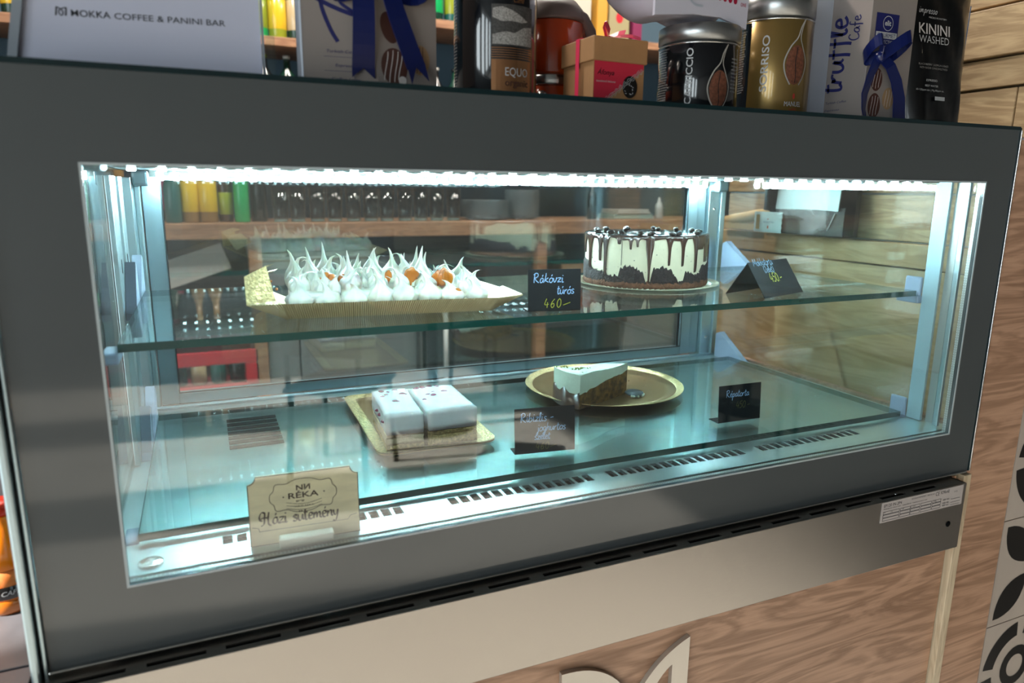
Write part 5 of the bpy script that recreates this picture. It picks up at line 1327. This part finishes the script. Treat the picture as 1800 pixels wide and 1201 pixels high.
for i in range(1, 13): c = copy_tree(p1); c.location = (1.262+random.uniform(-.003, .003), 2.15, SH+.0092*i); c['label'] = 'small white plate, %s from the bottom of the tall narrow stack' % ORD[i]
for i in range(2):
    t_ = thing('folded_cloth', ['grey folded cloth, lower of two on the back bar shelf', 'pale folded cloth, upper of two on the back bar shelf'][i], 'cloth', (1.66+.02*i, 2.05, SH+.022*i))
    q = MB(); q.bbox(0, .21-.04*i, 0, .15, 0, .010, b=.004); q.bbox(.004, .205-.04*i, .004, .15, .0105, .0205, b=.004); q.build('cloth', ['glassfoot', 'whiteb'][i], t_)
# under-shelf things
M['crate_red'] = mat('red plastic crate', '#c2202e', .4)
t_ = thing('bottle_crate', 'red plastic crate with dark bottles, low in the back bar', 'crate', (-.155, 1.99, .6455))
q = MB(); q.bbox(0, .31, 0, .012, .085, .135, b=.004); q.bbox(0, .035, 0, .012, 0, .085, b=.004); q.bbox(.262, .31, 0, .012, 0, .085, b=.004); q.bbox(0, .31, 0, .012, 0, .012, b=.003); q.bbox(0, .012, .013, .30, 0, .135, b=.004); q.bbox(.298, .31, .013, .30, 0, .135, b=.004); q.bbox(0, .31, .30, .31, 0, .135, b=.004); q.box(.012, .298, .012, .30, 0, .006)
q.build('crate_body', 'crate_red', t_)
for i, (m_, c_, lb) in enumerate((('blackb', 'brownb', 'dark bottle standing in the red crate, first from its post'), ('cream2', 'whiteb', 'cream coloured bottle standing in the red crate'), ('tealb', 'blackb', 'blue-green bottle standing in the red crate'), ('blackb', 'magenta', 'black bottle with magenta cap in the red crate'))):
    bottle(lb, -.115+.065*i, 2.06, .6525, .027, .105, m_, c_)
M['cardw'] = mat('white corrugated carton', '#aaa39c', .6)
t_ = thing('white_carton', 'tilted pale cardboard carton lying on the shelf under the back bar', 'carton', (-.20, 2.02, .9755), 0)
q = MB(); A = Matrix.Rotation(-.32, 4, 'Y'); q.bbox(.03, .30, 0, .25, .0, .095, b=.002, M_=A); q.build('carton_body', 'cardw', t_); q.v = q.v
q = MB(); q.add([(.10, -.0008, .02), (.17, -.0008, .02), (.17, -.0008, .06), (.10, -.0008, .06)], [(0, 1, 2, 3)], A); q.build('label', 'whiteb', t_)
mz = min((A @ Vector((.03, 0, 0))).z, (A @ Vector((.30, 0, 0))).z); t_.location.z += -mz if mz < 0 else 0
t_ = thing('snack_box', 'pink and orange snack carton behind the rear door near its post', 'carton', (1.40, 2.03, .80))
q = MB(); q.bbox(0, .20, 0, .14, 0, .24, b=.002); q.build('carton_body', mat('tan carton', '#8c7358', .6), t_)
q = MB(); q.add([(.02, -.0006, .12), (.10, -.0006, .10), (.09, -.0006, .19), (.02, -.0006, .20)], [(0, 1, 2, 3)]); q.build('pink_print', 'crate_red', t_)
q = MB(); q.add([(.05, -.0009, .04), (.18, -.0009, .05), (.17, -.0009, .12), (.06, -.0009, .11)], [(0, 1, 2, 3)]); q.build('orange_print', mat('orange print', '#c4622c', .6), t_)
BB('lower_shelf', 'fridged', 1.31, 1.72, 2.0, 2.36, .775, .798)
bottle('white labelled dark bottle beside the snack carton', 1.665, 2.08, .7985, .033, .28, 'darkg', 'whiteb', 'china')

# upper wall shelf with bottles and boxes, seen between the things on the case
us = thing('wall_shelf', 'upper wooden wall shelf of bottles behind the case top', 'shelf', (0, 2.12, 1.87))
q = MB(); q.bbox(-1.9, .70, 0, .29, -.03, 0, b=.002); q.build('shelf_board', 'shelfwood', us)
q = MB(); q.bbox(.72, 3.0, 0, .29, .085, .115, b=.002); q.build('shelf_board', 'shelfwood', us)
for z in (1.50,):
    u2 = thing('wall_shelf', 'middle wall shelf of dark bottles just above the tumblers', 'shelf', (0, 2.12, z+.10)); q = MB(); q.bbox(-1.9, 3.0, 0, .29, -.025, 0, b=.002); q.build('shelf_board', 'fridged', u2)
specs = [(-.62, 'brownb', 'cream2', 'yellowl'), (-.50, 'darkg', 'blackb', 'yellowl'), (.24, 'greenb', 'whiteb', 'limeb'), (.305, 'limeb', 'yellowl', 'yellowl'), (.37, 'darkg', 'limeb', 'cream2'), (.44, 'amber', 'blackb', None), (.90, 'darkg', 'blackb', 'greenb'), (.97, 'tealb', 'whiteb', 'limeb'), (1.04, 'brownb', 'yellowl', 'cream2')]
words_ = {'brownb': 'brown', 'darkg': 'dark green', 'greenb': 'bright green', 'limeb': 'olive yellow', 'amber': 'amber', 'tealb': 'teal'}
lw = {'cream2': 'cream label', 'yellowl': 'yellow label', 'limeb': 'olive label', 'greenb': 'green label', None: 'no label'}
for i, (x, m_, c_, l_) in enumerate(specs):
    z = 1.8705 if x < .7 else 1.9855
    bottle('%s bottle with %s on the upper wall shelf' % (words_[m_], lw[l_]), x, 2.2, z, .032, .30, m_, c_, l_)
for i, (x, m_, c_, l_) in enumerate([(.25, 'blackb', 'limeb', 'tealb'), (.33, 'darkg', 'whiteb', 'limeb'), (.41, 'brownb', 'blackb', 'cream2'), (.90, 'blackb', 'whiteb', None), (.98, 'darkg', 'blackb', 'yellowl'), (1.06, 'tealb', 'blackb', 'cream2')]):
    bottle(['black bottle with teal label, middle wall shelf', 'dark green bottle with olive label, middle wall shelf', 'brown bottle with cream label, middle wall shelf', 'plain black bottle with white cap, middle wall shelf', 'dark green bottle with yellow label, middle wall shelf', 'teal bottle with cream label, middle wall shelf'][i], x, 2.2, 1.6005, .033, .22, m_, c_, l_)
for i, (x, w_, hh, c_, lb) in enumerate([(1.60, .05, .20, '#c9912c', 'mustard yellow packet'), (1.66, .10, .17, '#9a8f6a', 'olive packet with red heart'), (1.78, .045, .21, '#7a1f4a', 'purple packet'), (1.48, .09, .15, '#b9b4a4', 'pale packet')]):
    t_ = thing('packet', lb+' standing on the upper wall shelf', 'packet', (x, 2.15, 1.9855)); q = MB(); q.bbox(0, w_, 0, .06, 0, hh, b=.002); q.build('packet_body', mat('packet '+lb, c_, .5), t_)
    if i == 1: q = MB(); poly(q, ell(.05, .09, .018, .022, 12), front(-.0006)); q.build('heart_print', 'crate_red', t_)

# ================================================================== SEATING ADDED BEHIND THE CAMERA to break up the reflected sun patch
M['darkwood'] = mat('dark chair wood', '#3a2a20', .5)
def added_table(x, y, lab):
    t_ = thing('added_table', lab, 'table', (x, y, 0)); q = MB(); q.lathe([(.0001, .73), (.34, .73), (.35, .74), (.35, .755), (.0001, .758)], 40); q.build('table_top', 'oak', t_)
    q = MB(); q.lathe([(.0001, 0), (.22, 0), (.22, .012), (.03, .03), (.028, .729), (.0001, .729)], 24); q.build('pedestal', 'black', t_)
def added_chair(x, y, rz, lab):
    t_ = thing('added_chair', lab, 'chair', (x, y, 0), rz)
    q = MB(); q.bbox(-.20, .20, -.20, .20, .44, .465, b=.01); q.build('seat', 'darkwood', t_)
    for sx_, sy_ in ((-1, -1), (1, -1), (-1, 1), (1, 1)):
        q = MB(); q.tube([(sx_*.19, sy_*.19, 0), (sx_*.17, sy_*.17, .439)], .015, 8); q.build('leg', 'black', t_)
    q = MB(); q.bbox(-.19, .19, .185, .205, .62, .86, b=.008); q.build('backrest', 'darkwood', t_)
    q = MB(); q.tube([(-.17, .19, .466), (-.17, .195, .63)], .012, 8); q.tube([(.17, .19, .466), (.17, .195, .63)], .012, 8); q.build('back_post', 'black', t_)
added_table(1.15, -3.1, 'added round oak cafe table behind the viewer, breaking up the sun patch'); added_table(3.1, -2.7, 'added round oak cafe table near the far side wall')
added_chair(.55, -2.6, .6, 'added dark cafe chair beside the sunlit table'); added_chair(1.7, -3.6, 2.6, 'added dark cafe chair beyond the sunlit table'); added_chair(2.6, -2.1, 1.0, 'added dark cafe chair beside the far table')
# ceiling spot reflected in the grey border
t_ = thing('ceiling_spot', 'small round warm ceiling spot lamp', 'lamp', (2.2, -3.6, 2.95))
q = MB(); q.lathe([(.0001, -.03), (.055, -.03), (.06, 0), (.0001, 0)], 24); q.build('housing', 'white', t_)
q = MB(); q.lathe([(.0001, -.033), (.045, -.033), (.045, -.0305), (.0001, -.0305)], 24); q.build('bulb', led_mat('warm lamp', (1, .85, .65), 30), t_)
# unseen fill lamps added above the back bar to brighten it
for i, x in enumerate((-.3, .9, 2.1)):
    t_ = thing('fill_lamp', 'added unseen square fill lamp above the back bar, number %s from the window side' % ('one', 'two', 'three')[i], 'lamp', (x, 1.15, 2.95))
    q = MB(); q.bbox(-.16, .16, -.16, .16, -.03, 0, b=.002); q.build('fill_lamp_housing', 'white', t_)
    al = bpy.data.lights.new('fill_light', 'AREA'); al.size = .3; al.energy = 42; al.color = (1.0, .90, .80); ao = bpy.data.objects.new('fill_light', al); COL.objects.link(ao); ao.location = (x, 1.15, 2.915)
